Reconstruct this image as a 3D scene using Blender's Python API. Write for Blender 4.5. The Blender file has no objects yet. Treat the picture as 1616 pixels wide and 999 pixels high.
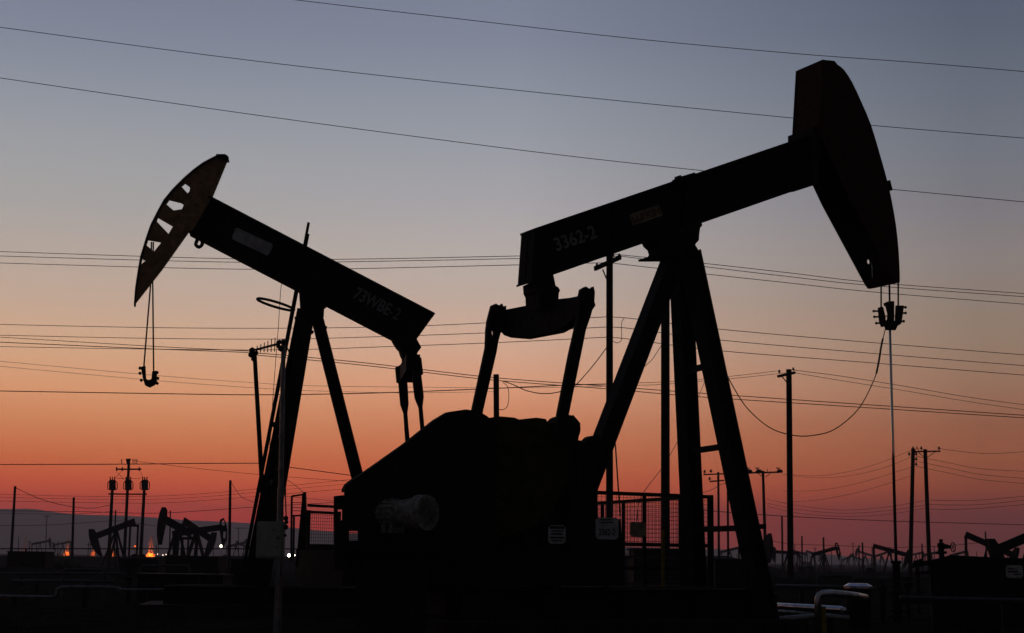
import bpy, bmesh, math, random
from mathutils import Vector, Matrix
random.seed(7)
S = bpy.context.scene
COL = S.collection

# ------------------------------------------------------------------ camera
CAMH = 1.4
FPX = 2400.0
PITCH = math.atan(383 / FPX)
ROLL = math.radians(0.75)
C0 = Vector((0, 0, CAMH))
fwd = Vector((0, math.cos(PITCH), math.sin(PITCH)))
up0 = Vector((0, -math.sin(PITCH), math.cos(PITCH)))
rt0 = Vector((1, 0, 0))
RT = rt0 * math.cos(ROLL) + up0 * math.sin(ROLL)
UP = up0 * math.cos(ROLL) - rt0 * math.sin(ROLL)
cam = bpy.data.cameras.new('camera')
cam.sensor_width = 36
cam.lens = 36 * FPX / 1616
cam.clip_start = 0.1
cam.clip_end = 30000
co = bpy.data.objects.new('camera', cam)
COL.objects.link(co)
M = Matrix((RT, UP, -fwd)).transposed().to_4x4()
M.translation = C0
co.matrix_world = M
S.camera = co

S.view_settings.view_transform = 'Standard'
S.view_settings.look = 'None'
S.view_settings.exposure = 0
S.view_settings.gamma = 1


def ray(px, py):
    return (fwd * FPX + RT * (px - 808) + UP * (499.5 - py)).normalized()


def at(px, py, Y):
    d = ray(px, py)
    return C0 + d * (Y / d.y)


def lin(c):
    o = []
    for v in c:
        v = v / 255.0
        o.append(v / 12.92 if v <= 0.04045 else ((v + 0.055) / 1.055) ** 2.4)
    return o


# ------------------------------------------------------------------ world: dusk sky by direction
W = bpy.data.worlds.new('World')
S.world = W
W.use_nodes = True
nt = W.node_tree
nt.nodes.clear()


def N(t, **k):
    n = nt.nodes.new(t)
    for a, b in k.items():
        setattr(n, a, b)
    return n


tc = N('ShaderNodeTexCoord')
sep = N('ShaderNodeSeparateXYZ')
nt.links.new(tc.outputs['Generated'], sep.inputs[0])
SKY = {
    'left': (100, [(-40, (121, 126, 145)), (60, (133, 138, 154)), (150, (146, 150, 160)), (230, (158, 158, 162)), (320, (168, 163, 160)), (400, (181, 165, 155)),
                   (470, (194, 167, 149)), (540, (202, 161, 131)), (610, (205, 146, 110)), (670, (204, 130, 92)), (725, (197, 105, 70)),
                   (775, (184, 81, 59)), (815, (180, 72, 54)), (860, (168, 64, 52))]),
    'mid': (740, [(-40, (119, 127, 146)), (60, (128, 134, 151)), (150, (142, 147, 159)), (230, (153, 155, 163)), (320, (167, 163, 166)), (400, (178, 168, 163)),
                  (470, (189, 168, 156)), (540, (199, 161, 140)), (610, (203, 146, 118)), (670, (199, 128, 98)), (725, (190, 107, 80)),
                  (775, (178, 87, 67)), (815, (165, 75, 60)), (860, (142, 66, 58))]),
    'right': (1540, [(-40, (83, 92, 110)), (60, (94, 102, 117)), (150, (103, 109, 121)), (230, (111, 115, 125)), (320, (122, 119, 124)), (400, (133, 124, 122)),
                     (470, (138, 123, 113)), (540, (138, 116, 100)), (610, (138, 103, 85)), (670, (137, 88, 70)), (725, (134, 80, 63)),
                     (775, (111, 62, 53)), (815, (99, 54, 49)), (860, (84, 48, 46))]),
}
ZMAX = 0.5
# the low sky is a little stronger than it looks from here, because the haze in front of it takes some away
GAIN = [(60, (1.107, 1.136, 1.147)), (150, (1.148, 1.171, 1.181)), (230, (1.187, 1.217, 1.218)), (320, (1.229, 1.244, 1.259)), (400, (1.311, 1.326, 1.313)), (470, (1.367, 1.365, 1.341)), (540, (1.577, 1.572, 1.524)), (610, (1.8, 1.754, 1.595)), (670, (1.87, 1.739, 1.372)), (725, (2.31, 1.946, 1.172)), (775, (3.531, 2.131, 0.766)), (815, (3.802, 1.141, 0.64)), (860, (4.484, 1.293, 0.64))]


def gain(y):
    if y <= GAIN[0][0]:
        return GAIN[0][1]
    for (a, ga), (b, gb) in zip(GAIN, GAIN[1:]):
        if y <= b:
            f = (y - a) / (b - a)
            return [p * (1 - f) + q * f for p, q in zip(ga, gb)]
    return GAIN[-1][1]


ramps = {}
for key, (x, lst) in SKY.items():
    r = N('ShaderNodeValToRGB')
    r.color_ramp.interpolation = 'B_SPLINE' if False else 'LINEAR'
    pts = []
    for y, c in lst:
        pts.append((max(0.0, ray(x, y).z) / ZMAX, [v * g for v, g in zip(lin(c), gain(y))]))
    pts.append((1.0, lin((62, 72, 98))))
    pts.sort(key=lambda p: p[0])
    el = r.color_ramp.elements
    el[0].position, el[1].position = pts[0][0], pts[-1][0]
    el[0].color = (*pts[0][1], 1)
    el[1].color = (*pts[-1][1], 1)
    for p, c in pts[1:-1]:
        e = el.new(p)
        e.color = (*c, 1)
    mr = N('ShaderNodeMath', operation='DIVIDE')
    mr.inputs[1].default_value = ZMAX
    mr.use_clamp = True
    nt.links.new(sep.outputs['Z'], mr.inputs[0])
    nt.links.new(mr.outputs[0], r.inputs[0])
    ramps[key] = r
az = N('ShaderNodeMath', operation='ARCTAN2')
nt.links.new(sep.outputs['X'], az.inputs[0])
nt.links.new(sep.outputs['Y'], az.inputs[1])


def maprange(a, b, smooth=True):
    m = N('ShaderNodeMapRange', interpolation_type='SMOOTHSTEP' if smooth else 'LINEAR')
    m.inputs['From Min'].default_value = a
    m.inputs['From Max'].default_value = b
    nt.links.new(az.outputs[0], m.inputs['Value'])
    return m


def mixrgb(f, a, b):
    m = N('ShaderNodeMixRGB')
    nt.links.new(f, m.inputs[0])
    for i, s in ((1, a), (2, b)):
        if isinstance(s, tuple):
            m.inputs[i].default_value = (*s, 1)
        else:
            nt.links.new(s, m.inputs[i])
    return m.outputs[0]


c = mixrgb(maprange(-0.27, -0.0).outputs[0], ramps['left'].outputs[0], ramps['mid'].outputs[0])
c = mixrgb(maprange(0.0, 0.30, False).outputs[0], c, ramps['right'].outputs[0])
EAST = (0.030, 0.034, 0.042)
c = mixrgb(maprange(0.30, 1.1).outputs[0], c, EAST)
c = mixrgb(maprange(-0.6, -1.9).outputs[0], c, EAST)
# a trace of the physical dusk sky (sun just under the horizon) on top of the measured gradient
sk = N('ShaderNodeTexSky', sky_type='NISHITA')
sk.sun_disc = False
sk.sun_elevation = math.radians(-4)
sk.sun_rotation = math.radians(-15)
ad = N('ShaderNodeMixRGB', blend_type='ADD')
ad.inputs[0].default_value = 0.005
nt.links.new(c, ad.inputs[1])
nt.links.new(sk.outputs[0], ad.inputs[2])
bg = N('ShaderNodeBackground')
bg.inputs['Strength'].default_value = 1.0
nt.links.new(ad.outputs[0], bg.inputs[0])
wo = N('ShaderNodeOutputWorld')
nt.links.new(bg.outputs[0], wo.inputs[0])


# ------------------------------------------------------------------ materials
def mat(name, col, rough=0.6, metal=0.0, var=0.35, scale=6.0, bump=0.15, spec=0.3, emit=None, estr=0):
    m = bpy.data.materials.new(name)
    m.use_nodes = True
    t = m.node_tree
    b = t.nodes['Principled BSDF']
    b.inputs['Roughness'].default_value = rough
    b.inputs['Specular IOR Level'].default_value = spec
    b.inputs['Metallic'].default_value = metal
    if emit:
        b.inputs['Emission Color'].default_value = (*emit, 1)
        b.inputs['Emission Strength'].default_value = estr
        b.inputs['Base Color'].default_value = (*col, 1)
        return m
    tx = t.nodes.new('ShaderNodeTexCoord')
    no = t.nodes.new('ShaderNodeTexNoise')
    no.inputs['Scale'].default_value = scale
    no.inputs['Detail'].default_value = 6
    t.links.new(tx.outputs['Object'], no.inputs['Vector'])
    r = t.nodes.new('ShaderNodeValToRGB')
    r.color_ramp.elements[0].position = 0.3
    r.color_ramp.elements[1].position = 0.7
    r.color_ramp.elements[0].color = (*[v * (1 - var) for v in col], 1)
    r.color_ramp.elements[1].color = (*[min(1, v * (1 + var)) for v in col], 1)
    t.links.new(no.outputs['Fac'], r.inputs[0])
    t.links.new(r.outputs[0], b.inputs['Base Color'])
    if bump:
        bu = t.nodes.new('ShaderNodeBump')
        bu.inputs['Strength'].default_value = bump
        bu.inputs['Distance'].default_value = 0.02
        t.links.new(no.outputs['Fac'], bu.inputs['Height'])
        t.links.new(bu.outputs[0], b.inputs['Normal'])
    return m


MT = {
    'steel': mat('black_painted_steel', (0.015, 0.015, 0.015), 0.75, spec=0.08),
    'rust': mat('rusty_brown_paint', (0.045, 0.016, 0.008), 0.8, spec=0.08),
    'brown': mat('weathered_brown_paint', (0.30, 0.18, 0.09), 0.8, spec=0.1),
    'olive': mat('faded_olive_paint', (0.035, 0.032, 0.012), 0.85, spec=0.08),
    'wood': mat('creosoted_wood', (0.02, 0.015, 0.012), 0.9, scale=20, spec=0.1),
    'wire': mat('weathered_wire', (0.03, 0.028, 0.026), 0.7, bump=0),
    'porc': mat('porcelain', (0.04, 0.03, 0.028), 0.35),
    'stencil': mat('faded_white_paint', (0.26, 0.26, 0.24), 0.8, scale=40, var=0.4),
    'plate': mat('pale_plate', (0.40, 0.39, 0.36), 0.6),
    'tan': mat('tan_plate', (0.30, 0.24, 0.14), 0.7),
    'red': mat('faded_red_paint', (0.16, 0.05, 0.03), 0.7),
    'ink': mat('sign_ink', (0.02, 0.02, 0.02), 0.7),
    'motor': mat('pale_grey_enamel', (0.22, 0.22, 0.19), 0.6, spec=0.15, scale=14, var=0.5),
    'cabinet': mat('grey_green_enamel', (0.34, 0.36, 0.30), 0.6, var=0.15),
    'galv': mat('galvanised_steel', (0.22, 0.23, 0.22), 0.45, 0.6),
    'pipe': mat('bare_pipe_steel', (0.62, 0.6, 0.62), 0.25, 1.0, var=0.2, bump=0.05),
    'dullpipe': mat('dull_pipe_steel', (0.12, 0.12, 0.125), 0.5, 0.6),
    'midpipe': mat('worn_pipe_steel', (0.5, 0.48, 0.46), 0.3, 0.95, bump=0.05),
    'darkpipe': mat('dark_coated_pipe', (0.05, 0.05, 0.052), 0.6, 0.3),
    'chrome': mat('polished_steel', (0.97, 0.88, 0.72), 0.1, 1.0, var=0.03, bump=0),
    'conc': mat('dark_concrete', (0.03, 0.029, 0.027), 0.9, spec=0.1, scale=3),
    'yellow': mat('yellow_paint', (0.22, 0.17, 0.015), 0.75, spec=0.1),
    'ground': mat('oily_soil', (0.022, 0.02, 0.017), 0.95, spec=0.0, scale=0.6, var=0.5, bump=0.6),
    'hill': mat('dry_hillside', (0.26, 0.23, 0.2), 1.0, spec=0.0, scale=0.002, var=0.3, bump=0),
    'bush': mat('dark_scrub', (0.035, 0.04, 0.02), 0.9),
    'bulbw': mat('white_lamp_glow', (1, 1, 1), emit=(1.0, 0.9, 0.62), estr=14),
    'bulbo': mat('orange_lamp_glow', (1, 0.5, 0.2), emit=(1.0, 0.12, 0.012), estr=2.2),
    'bulbp': mat('pink_lamp_glow', (1, 0.8, 0.7), emit=(1.0, 0.72, 0.55), estr=3),
}


# ------------------------------------------------------------------ mesh helpers (world coordinates)
def BM():
    return bmesh.new()


def box(bm, c, ax, dims):
    ax = [a.normalized() for a in ax]
    vs = []
    for i in (-1, 1):
        for j in (-1, 1):
            for k in (-1, 1):
                vs.append(bm.verts.new(c + ax[0] * i * dims[0] / 2 + ax[1] * j * dims[1] / 2 + ax[2] * k * dims[2] / 2))
    for f in ((0, 1, 3, 2), (4, 6, 7, 5), (0, 4, 5, 1), (2, 3, 7, 6), (0, 2, 6, 4), (1, 5, 7, 3)):
        bm.faces.new([vs[i] for i in f])


AX = (Vector((1, 0, 0)), Vector((0, 1, 0)), Vector((0, 0, 1)))


def abox(bm, x0, x1, y0, y1, z0, z1):
    box(bm, Vector(((x0 + x1) / 2, (y0 + y1) / 2, (z0 + z1) / 2)), AX, (x1 - x0, y1 - y0, z1 - z0))


def bar(bm, p0, p1, w, h, side=None):
    """square bar p0->p1; w is measured along side, h across"""
    d = (p1 - p0)
    L = d.length
    d = d.normalized()
    if side is None:
        side = d.cross(Vector((0, 0, 1)))
        if side.length < 0.05:
            side = Vector((1, 0, 0))
    side = (side - d * side.dot(d)).normalized()
    o = d.cross(side)
    box(bm, (p0 + p1) / 2, (d, side, o), (L, w, h))


def hbeam(bm, p0, p1, depth, width, side, tf=0.03, tw=0.025):
    """wide flange beam: flanges are 'width' along side, spaced 'depth' apart"""
    d = (p1 - p0).normalized()
    side = (side - d * side.dot(d)).normalized()
    o = d.cross(side)
    for s in (-1, 1):
        off = o * s * (depth - tf) / 2
        bar(bm, p0 + off, p1 + off, width, tf, side)
    bar(bm, p0, p1, tw, depth - 2 * tf, side)


def tube(bm, pts, r, n=8, closed=False, cap=True):
    rr = r if isinstance(r, (list, tuple)) else [r] * len(pts)
    prev = None
    rings = []
    m = len(pts)
    for i, p in enumerate(pts):
        if closed:
            d = pts[(i + 1) % m] - pts[i - 1]
        else:
            d = pts[min(i + 1, m - 1)] - pts[max(i - 1, 0)]
        d = d.normalized()
        if prev is None:
            a = d.cross(Vector((0, 0, 1)))
            if a.length < 0.05:
                a = d.cross(Vector((1, 0, 0)))
        else:
            a = prev - d * prev.dot(d)
        a = a.normalized()
        prev = a
        b = d.cross(a)
        rings.append([bm.verts.new(p + (a * math.cos(2 * math.pi * k / n) + b * math.sin(2 * math.pi * k / n)) * rr[i]) for k in range(n)])
    for i in range(m if closed else m - 1):
        A, B = rings[i], rings[(i + 1) % m]
        for k in range(n):
            bm.faces.new((A[k], A[(k + 1) % n], B[(k + 1) % n], B[k]))
    if cap and not closed:
        bm.faces.new(rings[0])
        bm.faces.new(rings[-1][::-1])


def blob(bm, p, r, sub=1):
    bmesh.ops.create_icosphere(bm, subdivisions=sub, radius=r, matrix=Matrix.Translation(p))


def poly(bm, loops3d, ext):
    """planar polygon (first loop outer, the rest holes) extruded by vector ext"""
    rings = []
    for off in (Vector((0, 0, 0)), ext):
        edges = []
        rs = []
        for lp in loops3d:
            vs = [bm.verts.new(p + off) for p in lp]
            rs.append(vs)
            for i in range(len(vs)):
                edges.append(bm.edges.new((vs[i], vs[(i + 1) % len(vs)])))
        bmesh.ops.triangle_fill(bm, use_beauty=True, use_dissolve=False, edges=edges)
        rings.append(rs)
    for a, b in zip(rings[0], rings[1]):
        for i in range(len(a)):
            j = (i + 1) % len(a)
            bm.faces.new((a[i], a[j], b[j], b[i]))


def spline(pts, seg=6):
    """Catmull-Rom through a list of tuples"""
    P = [Vector(p) for p in pts]
    if len(P) == 2:
        return [P[0].lerp(P[1], i / seg) for i in range(seg + 1)]
    out = []
    for i in range(len(P) - 1):
        p0 = P[i - 1] if i > 0 else P[0] * 2 - P[1]
        p1, p2 = P[i], P[i + 1]
        p3 = P[i + 2] if i + 2 < len(P) else P[-1] * 2 - P[-2]
        for k in range(seg):
            t = k / seg
            out.append(0.5 * ((2 * p1) + (p2 - p0) * t + (2 * p0 - 5 * p1 + 4 * p2 - p3) * t * t + (3 * p1 - p0 - 3 * p2 + p3) * t ** 3))
    out.append(P[-1])
    return out


ORG = {}


def thing(name, label, cat, loc, group=None):
    o = bpy.data.objects.new(name, None)
    o.empty_display_size = 0.3
    COL.objects.link(o)
    loc = Vector(loc)
    o.location = loc
    ORG[o.name] = loc
    o['label'] = label
    o['category'] = cat
    if group:
        o['group'] = group
    return o


def put(name, bm, m, parent=None, label=None, cat=None, group=None, kind=None, smooth=False, org=None):
    if parent is not None:
        O = ORG[parent.name]
    elif org is not None:
        O = Vector(org)
    else:
        xs = [v.co for v in bm.verts]
        O = Vector((sum(v.x for v in xs) / len(xs), sum(v.y for v in xs) / len(xs), min(v.z for v in xs)))
    bmesh.ops.recalc_face_normals(bm, faces=bm.faces)
    for v in bm.verts:
        v.co -= O
    me = bpy.data.meshes.new(name)
    bm.to_mesh(me)
    bm.free()
    me.materials.append(MT[m])
    if smooth:
        for p in me.polygons:
            p.use_smooth = True
    o = bpy.data.objects.new(name, me)
    COL.objects.link(o)
    if parent is not None:
        o.parent = parent
    else:
        o.location = O
    ORG[o.name] = O
    if label:
        o['label'] = label
    if cat:
        o['category'] = cat
    if group:
        o['group'] = group
    if kind:
        o['kind'] = kind
    return o


def lettering(txt, origin, xdir, ydir, height, m, parent, width=None, name='lettering', thick=0.004):
    cu = bpy.data.curves.new('tmp_text', 'FONT')
    cu.body = txt
    cu.extrude = thick
    cu.offset = 0.022
    to = bpy.data.objects.new('tmp_text', cu)
    COL.objects.link(to)
    bpy.context.view_layer.update()
    me = to.to_mesh()
    bm = BM()
    bm.from_mesh(me)
    to.to_mesh_clear()
    bpy.data.objects.remove(to)
    bpy.data.curves.remove(cu)
    xs = [v.co.x for v in bm.verts]
    ys = [v.co.y for v in bm.verts]
    x0, x1, y0, y1 = min(xs), max(xs), min(ys), max(ys)
    sy = height / (y1 - y0)
    sx = (width / (x1 - x0)) if width else sy
    xd, yd = xdir.normalized(), ydir.normalized()
    nz = xd.cross(yd)
    for v in bm.verts:
        v.co = origin + xd * (v.co.x - x0) * sx + yd * (v.co.y - y0) * sy + nz * v.co.z
    return put(name, bm, m, parent)


class Frame:
    """vertical frame of one pumping unit: u runs along its beam, w across it, z up"""

    def __init__(s, O, u):
        s.O = Vector((O.x, O.y, 0))
        s.u = Vector((u[0], u[1], 0)).normalized()
        w = Vector((s.u.y, -s.u.x, 0))
        if w.y > 0:
            w = -w
        s.w = w
        s.z = Vector((0, 0, 1))

    def P(s, u, w, v):
        return s.O + s.u * u + s.w * w + s.z * v

    def onw(s, px, py, w):
        d = ray(px, py)
        t = (w - (C0 - s.O).dot(s.w)) / d.dot(s.w)
        return C0 + d * t

    def onu(s, px, py, u):
        d = ray(px, py)
        t = (u - (C0 - s.O).dot(s.u)) / d.dot(s.u)
        return C0 + d * t

    def uvw(s, p):
        q = p - s.O
        return q.dot(s.u), q.dot(s.w), p.z

    def prism(s, bm, pts, w1, w0, holes=()):
        poly(bm, [[s.onw(x, y, w1) for x, y in pts]] + [[s.onw(x, y, w1) for x, y in h] for h in holes], s.w * (w0 - w1))

    def uprism(s, bm, pts, u1, u0):
        poly(bm, [[s.onu(x, y, u1) for x, y in pts]], s.u * (u0 - u1))


def beam_parts(F, q, wf, root, m='steel', stiff=(0.004, 0.26, 0.5, 0.62, 0.97)):
    """I-section walking beam whose near flange edges run through four pixels: tail top, head top, head bottom, tail bottom"""
    T0, T1, B1, B0 = [F.onw(x, y, wf) for x, y in q]
    n = (T0 - B0).normalized()
    tf = 0.045
    bm = BM()
    poly(bm, [[T0, T1, T1 - n * tf, T0 - n * tf]], F.w * (-2 * wf))
    poly(bm, [[B0 + n * tf, B1 + n * tf, B1, B0]], F.w * (-2 * wf))
    c = F.w * (-wf + 0.02)
    poly(bm, [[T0 - n * tf + c, T1 - n * tf + c, B1 + n * tf + c, B0 + n * tf + c]], F.w * -0.04)
    # stiffeners and end plate
    for k in stiff:
        a, b = T0.lerp(T1, k) - n * tf, B0.lerp(B1, k) + n * tf
        bar(bm, a - F.w * wf, b - F.w * wf, 2 * wf - 0.04, 0.025, F.w)
    o = put('walking_beam', bm, m, root)
    return o, (T0, T1, B1, B0)


# ================================================================== SETTING
bm = BM()
n = 90
xs = []
for i in range(n + 1):
    t = (i / n) * 2 - 1
    xs.append(math.copysign(abs(t) ** 3, t) * 5000)
ys = [-60 + (i / n) ** 3 * 4960 for i in range(n + 1)]
grid = []
for j, y in enumerate(ys):
    row = []
    for i, x in enumerate(xs):
        z = 0
        if y > 5:
            z = 0.05 * math.sin(x * 0.37 + y * 0.11) * math.sin(y * 0.23 + 1.3) - 0.04
        row.append(bm.verts.new((x, y, z)))
    grid.append(row)
for j in range(n):
    for i in range(n):
        bm.faces.new((grid[j][i], grid[j][i + 1], grid[j + 1][i + 1], grid[j + 1][i]))
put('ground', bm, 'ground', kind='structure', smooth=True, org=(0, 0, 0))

# hills, 6.8 km away, with a slope in front of the ridge
prof = [(-700, 822), (-400, 806), (-200, 801), (0, 803), (50, 803), (85, 808), (130, 812), (200, 814), (260, 818), (300, 821), (400, 826), (470, 834),
        (560, 842), (700, 852), (900, 860), (1100, 866), (1230, 869), (1290, 873), (1350, 879), (1420, 884), (1600, 889)]
ridge = spline([(x, y, 0) for x, y in prof], 8)
bm = BM()
rows = 14
G = []
for p in ridge:
    T = at(p.x, p.y, 4000)
    col = []
    for k in range(rows + 1):
        f = k / rows
        y = 3000 + f * 1000
        h = T.z * (f ** 1.6)
        nz = 0.10 * T.z * math.sin(T.x * 0.006 + f * 5) * math.sin(f * math.pi) + 0.06 * T.z * math.sin(T.x * 0.017 + f * 9) * math.sin(f * math.pi)
        col.append(bm.verts.new((T.x * (y / 4000), y, max(-0.5, h + nz) if k else -1)))
    col.append(bm.verts.new((T.x, 4500, -1)))
    G.append(col)
for a, b in zip(G, G[1:]):
    for k in range(len(a) - 1):
        bm.faces.new((a[k], b[k], b[k + 1], a[k + 1]))
put('hills', bm, 'hill', kind='structure', smooth=True)

# low scrub line and dirt banks that close the view of the flat ground
def bank(name, xr, D, ytop, depth, seed, m='ground'):
    rnd = random.Random(seed)
    bm = BM()
    x0, x1 = xr
    nn = 60
    prev = None
    ph = rnd.random() * 6
    for i in range(nn + 1):
        px = x0 + (x1 - x0) * i / nn
        T = at(px, ytop + 1.0 * math.sin(i * 0.5 + ph) + rnd.uniform(-0.7, 0.7), D)
        e = min(1, i / 4, (nn - i) / 4)
        z = max(0.02, T.z * (0.15 + 0.85 * e))
        cur = [bm.verts.new((T.x, D - depth, -0.2)), bm.verts.new((T.x, D - depth * 0.35, z * 0.75)), bm.verts.new((T.x, D, z)),
               bm.verts.new((T.x, D + depth * 0.5, z * 0.6)), bm.verts.new((T.x, D + depth, -0.2))]
        if prev:
            for k in range(4):
                bm.faces.new((prev[k], cur[k], cur[k + 1], prev[k + 1]))
        prev = cur
    put(name, bm, m, kind='structure', smooth=True)


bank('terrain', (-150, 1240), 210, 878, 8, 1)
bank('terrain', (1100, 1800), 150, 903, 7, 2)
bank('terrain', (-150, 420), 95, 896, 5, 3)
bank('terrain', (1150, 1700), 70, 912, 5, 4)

# ================================================================== MAIN PUMP JACK (right)
O1 = at(1075, 390, 30)
F = Frame(O1, (math.cos(math.radians(28)), math.sin(math.radians(28))))
J1 = thing('pump_jack', 'large black pump jack on the right with solid raised horse head, stencilled 3362-2', 'pump jack', F.O,
           'pump jacks across the oil field')
WF = 0.29
beam, (T0, T1, B1, B0) = beam_parts(F, [(844, 360), (1300, 205), (1300, 285), (838, 446)], WF, J1)
xd = (B1 - B0).normalized()
yd = (T0 - B0)
yd = (yd - xd * yd.dot(xd)).normalized()
nrm = F.w
# stencilled number on the web
p = F.onw(879, 397, 0.03)
lettering('3362-2', p, xd, yd, 0.27, 'stencil', beam, width=(F.onw(943, 374, 0.03) - p).length, name='number', thick=0.003)
# name plate
bm = BM()
p = F.onw(998, 356, 0.02)
wd = (F.onw(1045, 341, 0.02) - p).length
box(bm, p + xd * wd / 2 + yd * 0.11 + nrm * 0.012, (xd, yd, nrm), (wd, 0.23, 0.02))
pl = put('name_plate', bm, 'tan', beam)
lettering('LUFKIN', p + xd * 0.03 + yd * 0.03 + nrm * 0.026, xd, yd, 0.16, 'red', pl, width=wd - 0.06, thick=0.002) if False else \
    lettering('LUFKIN', p + xd * 0.03 + yd * 0.03 + nrm * 0.026, xd, yd, 0.16, 'red', beam, width=wd - 0.06, thick=0.002)
# lifting lug box on the top flange
bm = BM()
F.prism(bm, [(1070, 286), (1070, 281), (1074, 280), (1074, 276), (1076, 278), (1096, 272), (1098, 274), (1098, 277)], 0.12, -0.1)
put('lifting_lug', bm, 'steel', J1)

# horse head: two side plates, curved front track, back plate; the far plate has the round hole
HW = 0.45
front = [(1317, 96), (1322, 102), (1332, 110), (1345, 130), (1360, 162), (1375, 198), (1390, 248), (1401, 288), (1408, 320), (1414, 355), (1418, 392), (1420, 430), (1420, 446)]
near_back = [(1414, 446), (1408, 437), (1341, 312), (1312, 250), (1292, 207), (1298, 94)]
bm = BM()
F.prism(bm, front + near_back, HW, HW - 0.03)
farshift = -2 * HW
# far plate: same outline moved along w (hole placed where the photo sees it)
P3 = [F.onw(x, y, HW) + F.w * (farshift + 0.03) for x, y in front + near_back]
c = F.onw(1371, 413, -HW + 0.03)
hx = []
for k in range(14):
    a = 2 * math.pi * k / 14
    hx.append(c + F.u * 0.045 * math.cos(a) + F.z * 0.055 * math.sin(a))
poly(bm, [P3, hx], F.w * -0.03)
# track between the plates, back closing plate on the upper half
fp = [F.onw(x, y, HW - 0.03) for x, y in spline([(x, y, 0) for x, y in front], 2) for x, y in [(x, y)]] if False else \
     [F.onw(q.x, q.y, HW - 0.03) for q in spline([(x, y, 0) for x, y in front], 2)]
cen = F.onw(1330, 300, HW - 0.03)
for a, b in zip(fp, fp[1:]):
    ia, ib = a + (cen - a).normalized() * 0.04, b + (cen - b).normalized() * 0.04
    poly(bm, [[a, b, ib, ia]], F.w * -(2 * HW - 0.06))
bp = [F.onw(x, y, HW - 0.03) for x, y in [(1298, 94), (1292, 207), (1310, 247), (1335, 312)]]
top2 = F.onw(1317, 96, HW - 0.03)
bot = [F.onw(x, y, HW - 0.03) for x, y in [(1420, 446), (1414, 446), (1408, 437)]]
for a, b in zip(bot, bot[1:]):
    ia, ib = a + (cen - a).normalized() * 0.05, b + (cen - b).normalized() * 0.05
    poly(bm, [[a, b, ib, ia]], F.w * -(2 * HW - 0.06))
seq = [top2, bp[0], bp[1]]
for a, b in zip(seq, seq[1:]):
    ia, ib = a + (cen - a).normalized() * 0.03, b + (cen - b).normalized() * 0.03
    poly(bm, [[a, b, ib, ia]], F.w * -(2 * HW - 0.06))
put('horse_head', bm, 'rust', J1)
bm = BM()
F.prism(bm, [(1401, 285), (1405, 284), (1409, 300), (1405, 301)], 0.2, -0.2)
put('track_stop', bm, 'steel', J1)
bm = BM()
F.prism(bm, [(1283, 200), (1292, 198), (1292, 290), (1283, 291)], 0.42, -0.42)
put('head_bracket', bm, 'steel', J1)

# saddle bearing on the samson post
bm = BM()
F.prism(bm, [(1034, 372), (1040, 383), (1046, 388), (1048, 395), (1046, 399), (1100, 399), (1102, 394), (1097, 386), (1103, 379), (1104, 366), (1107, 350), (1060, 362)], 0.3, -0.25)
F.prism(bm, [(1040, 400), (1041, 403), (1104, 403), (1104, 399)], 0.38, -0.38)
tube(bm, [F.onw(1072, 372, 0.45), F.onw(1072, 372, 0.45) - F.w * 0.9], 0.17, 16)
for x, y in ((1027, 381), (1105, 355)):
    blob(bm, F.onw(x, y, 0.2), 0.05)
    blob(bm, F.onw(x, y, -0.2), 0.045)
put('saddle_bearing', bm, 'steel', J1)

# samson post: rear leg and two front legs with cross bars
def leg(F, J, top, base, wt, wb, width=0.35, depth=0.33, m='steel', name='leg'):
    a = F.onw(*top, wt)
    b = F.onw(*base, wb)
    d = (b - a)
    b = a + d * ((a.z - 0.25) / (a.z - b.z))
    bm = BM()
    hbeam(bm, a, b, depth, width, F.w)
    box(bm, b + Vector((0, 0, 0.01)), (F.u, F.w, F.z), (0.6, 0.6, 0.05))
    return put(name, bm, m, J), a, b


Lr, ra, rb = leg(F, J1, (1062, 410), (863, 930), 0.0, 0.0, 0.34, 0.34)
Ln, na, nb = leg(F, J1, (1088, 398), (1200, 930), 0.22, 1.4)
Lf, fa, fb = leg(F, J1, (1073, 398), (1098, 930), -0.22, -1.4)
print('leg bases', F.uvw(rb), F.uvw(nb), F.uvw(fb))


def oncross(a, b, z):
    return a + (b - a) * ((a.z - z) / (a.z - b.z))


for px, py in ((1103, 577), (1121, 706), (1137, 834)):
    z = F.onw(px, py, 0.3).z
    bm = BM()
    p0, p1 = oncross(fa, fb, z), oncross(na, nb, z)
    e = (p1 - p0).normalized()
    bar(bm, p0 + e * 0.02, p1 - e * 0.02, 0.1, 0.11)
    put('cross_bar', bm, 'steel', J1)
bm = BM()
z = F.onw(1137, 834, 0.3).z
bar(bm, oncross(na, nb, z + 0.02), oncross(na, nb, z + 0.02) + F.w * 0.55, 0.06, 0.09)
put('step_bar', bm, 'steel', J1)

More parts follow.
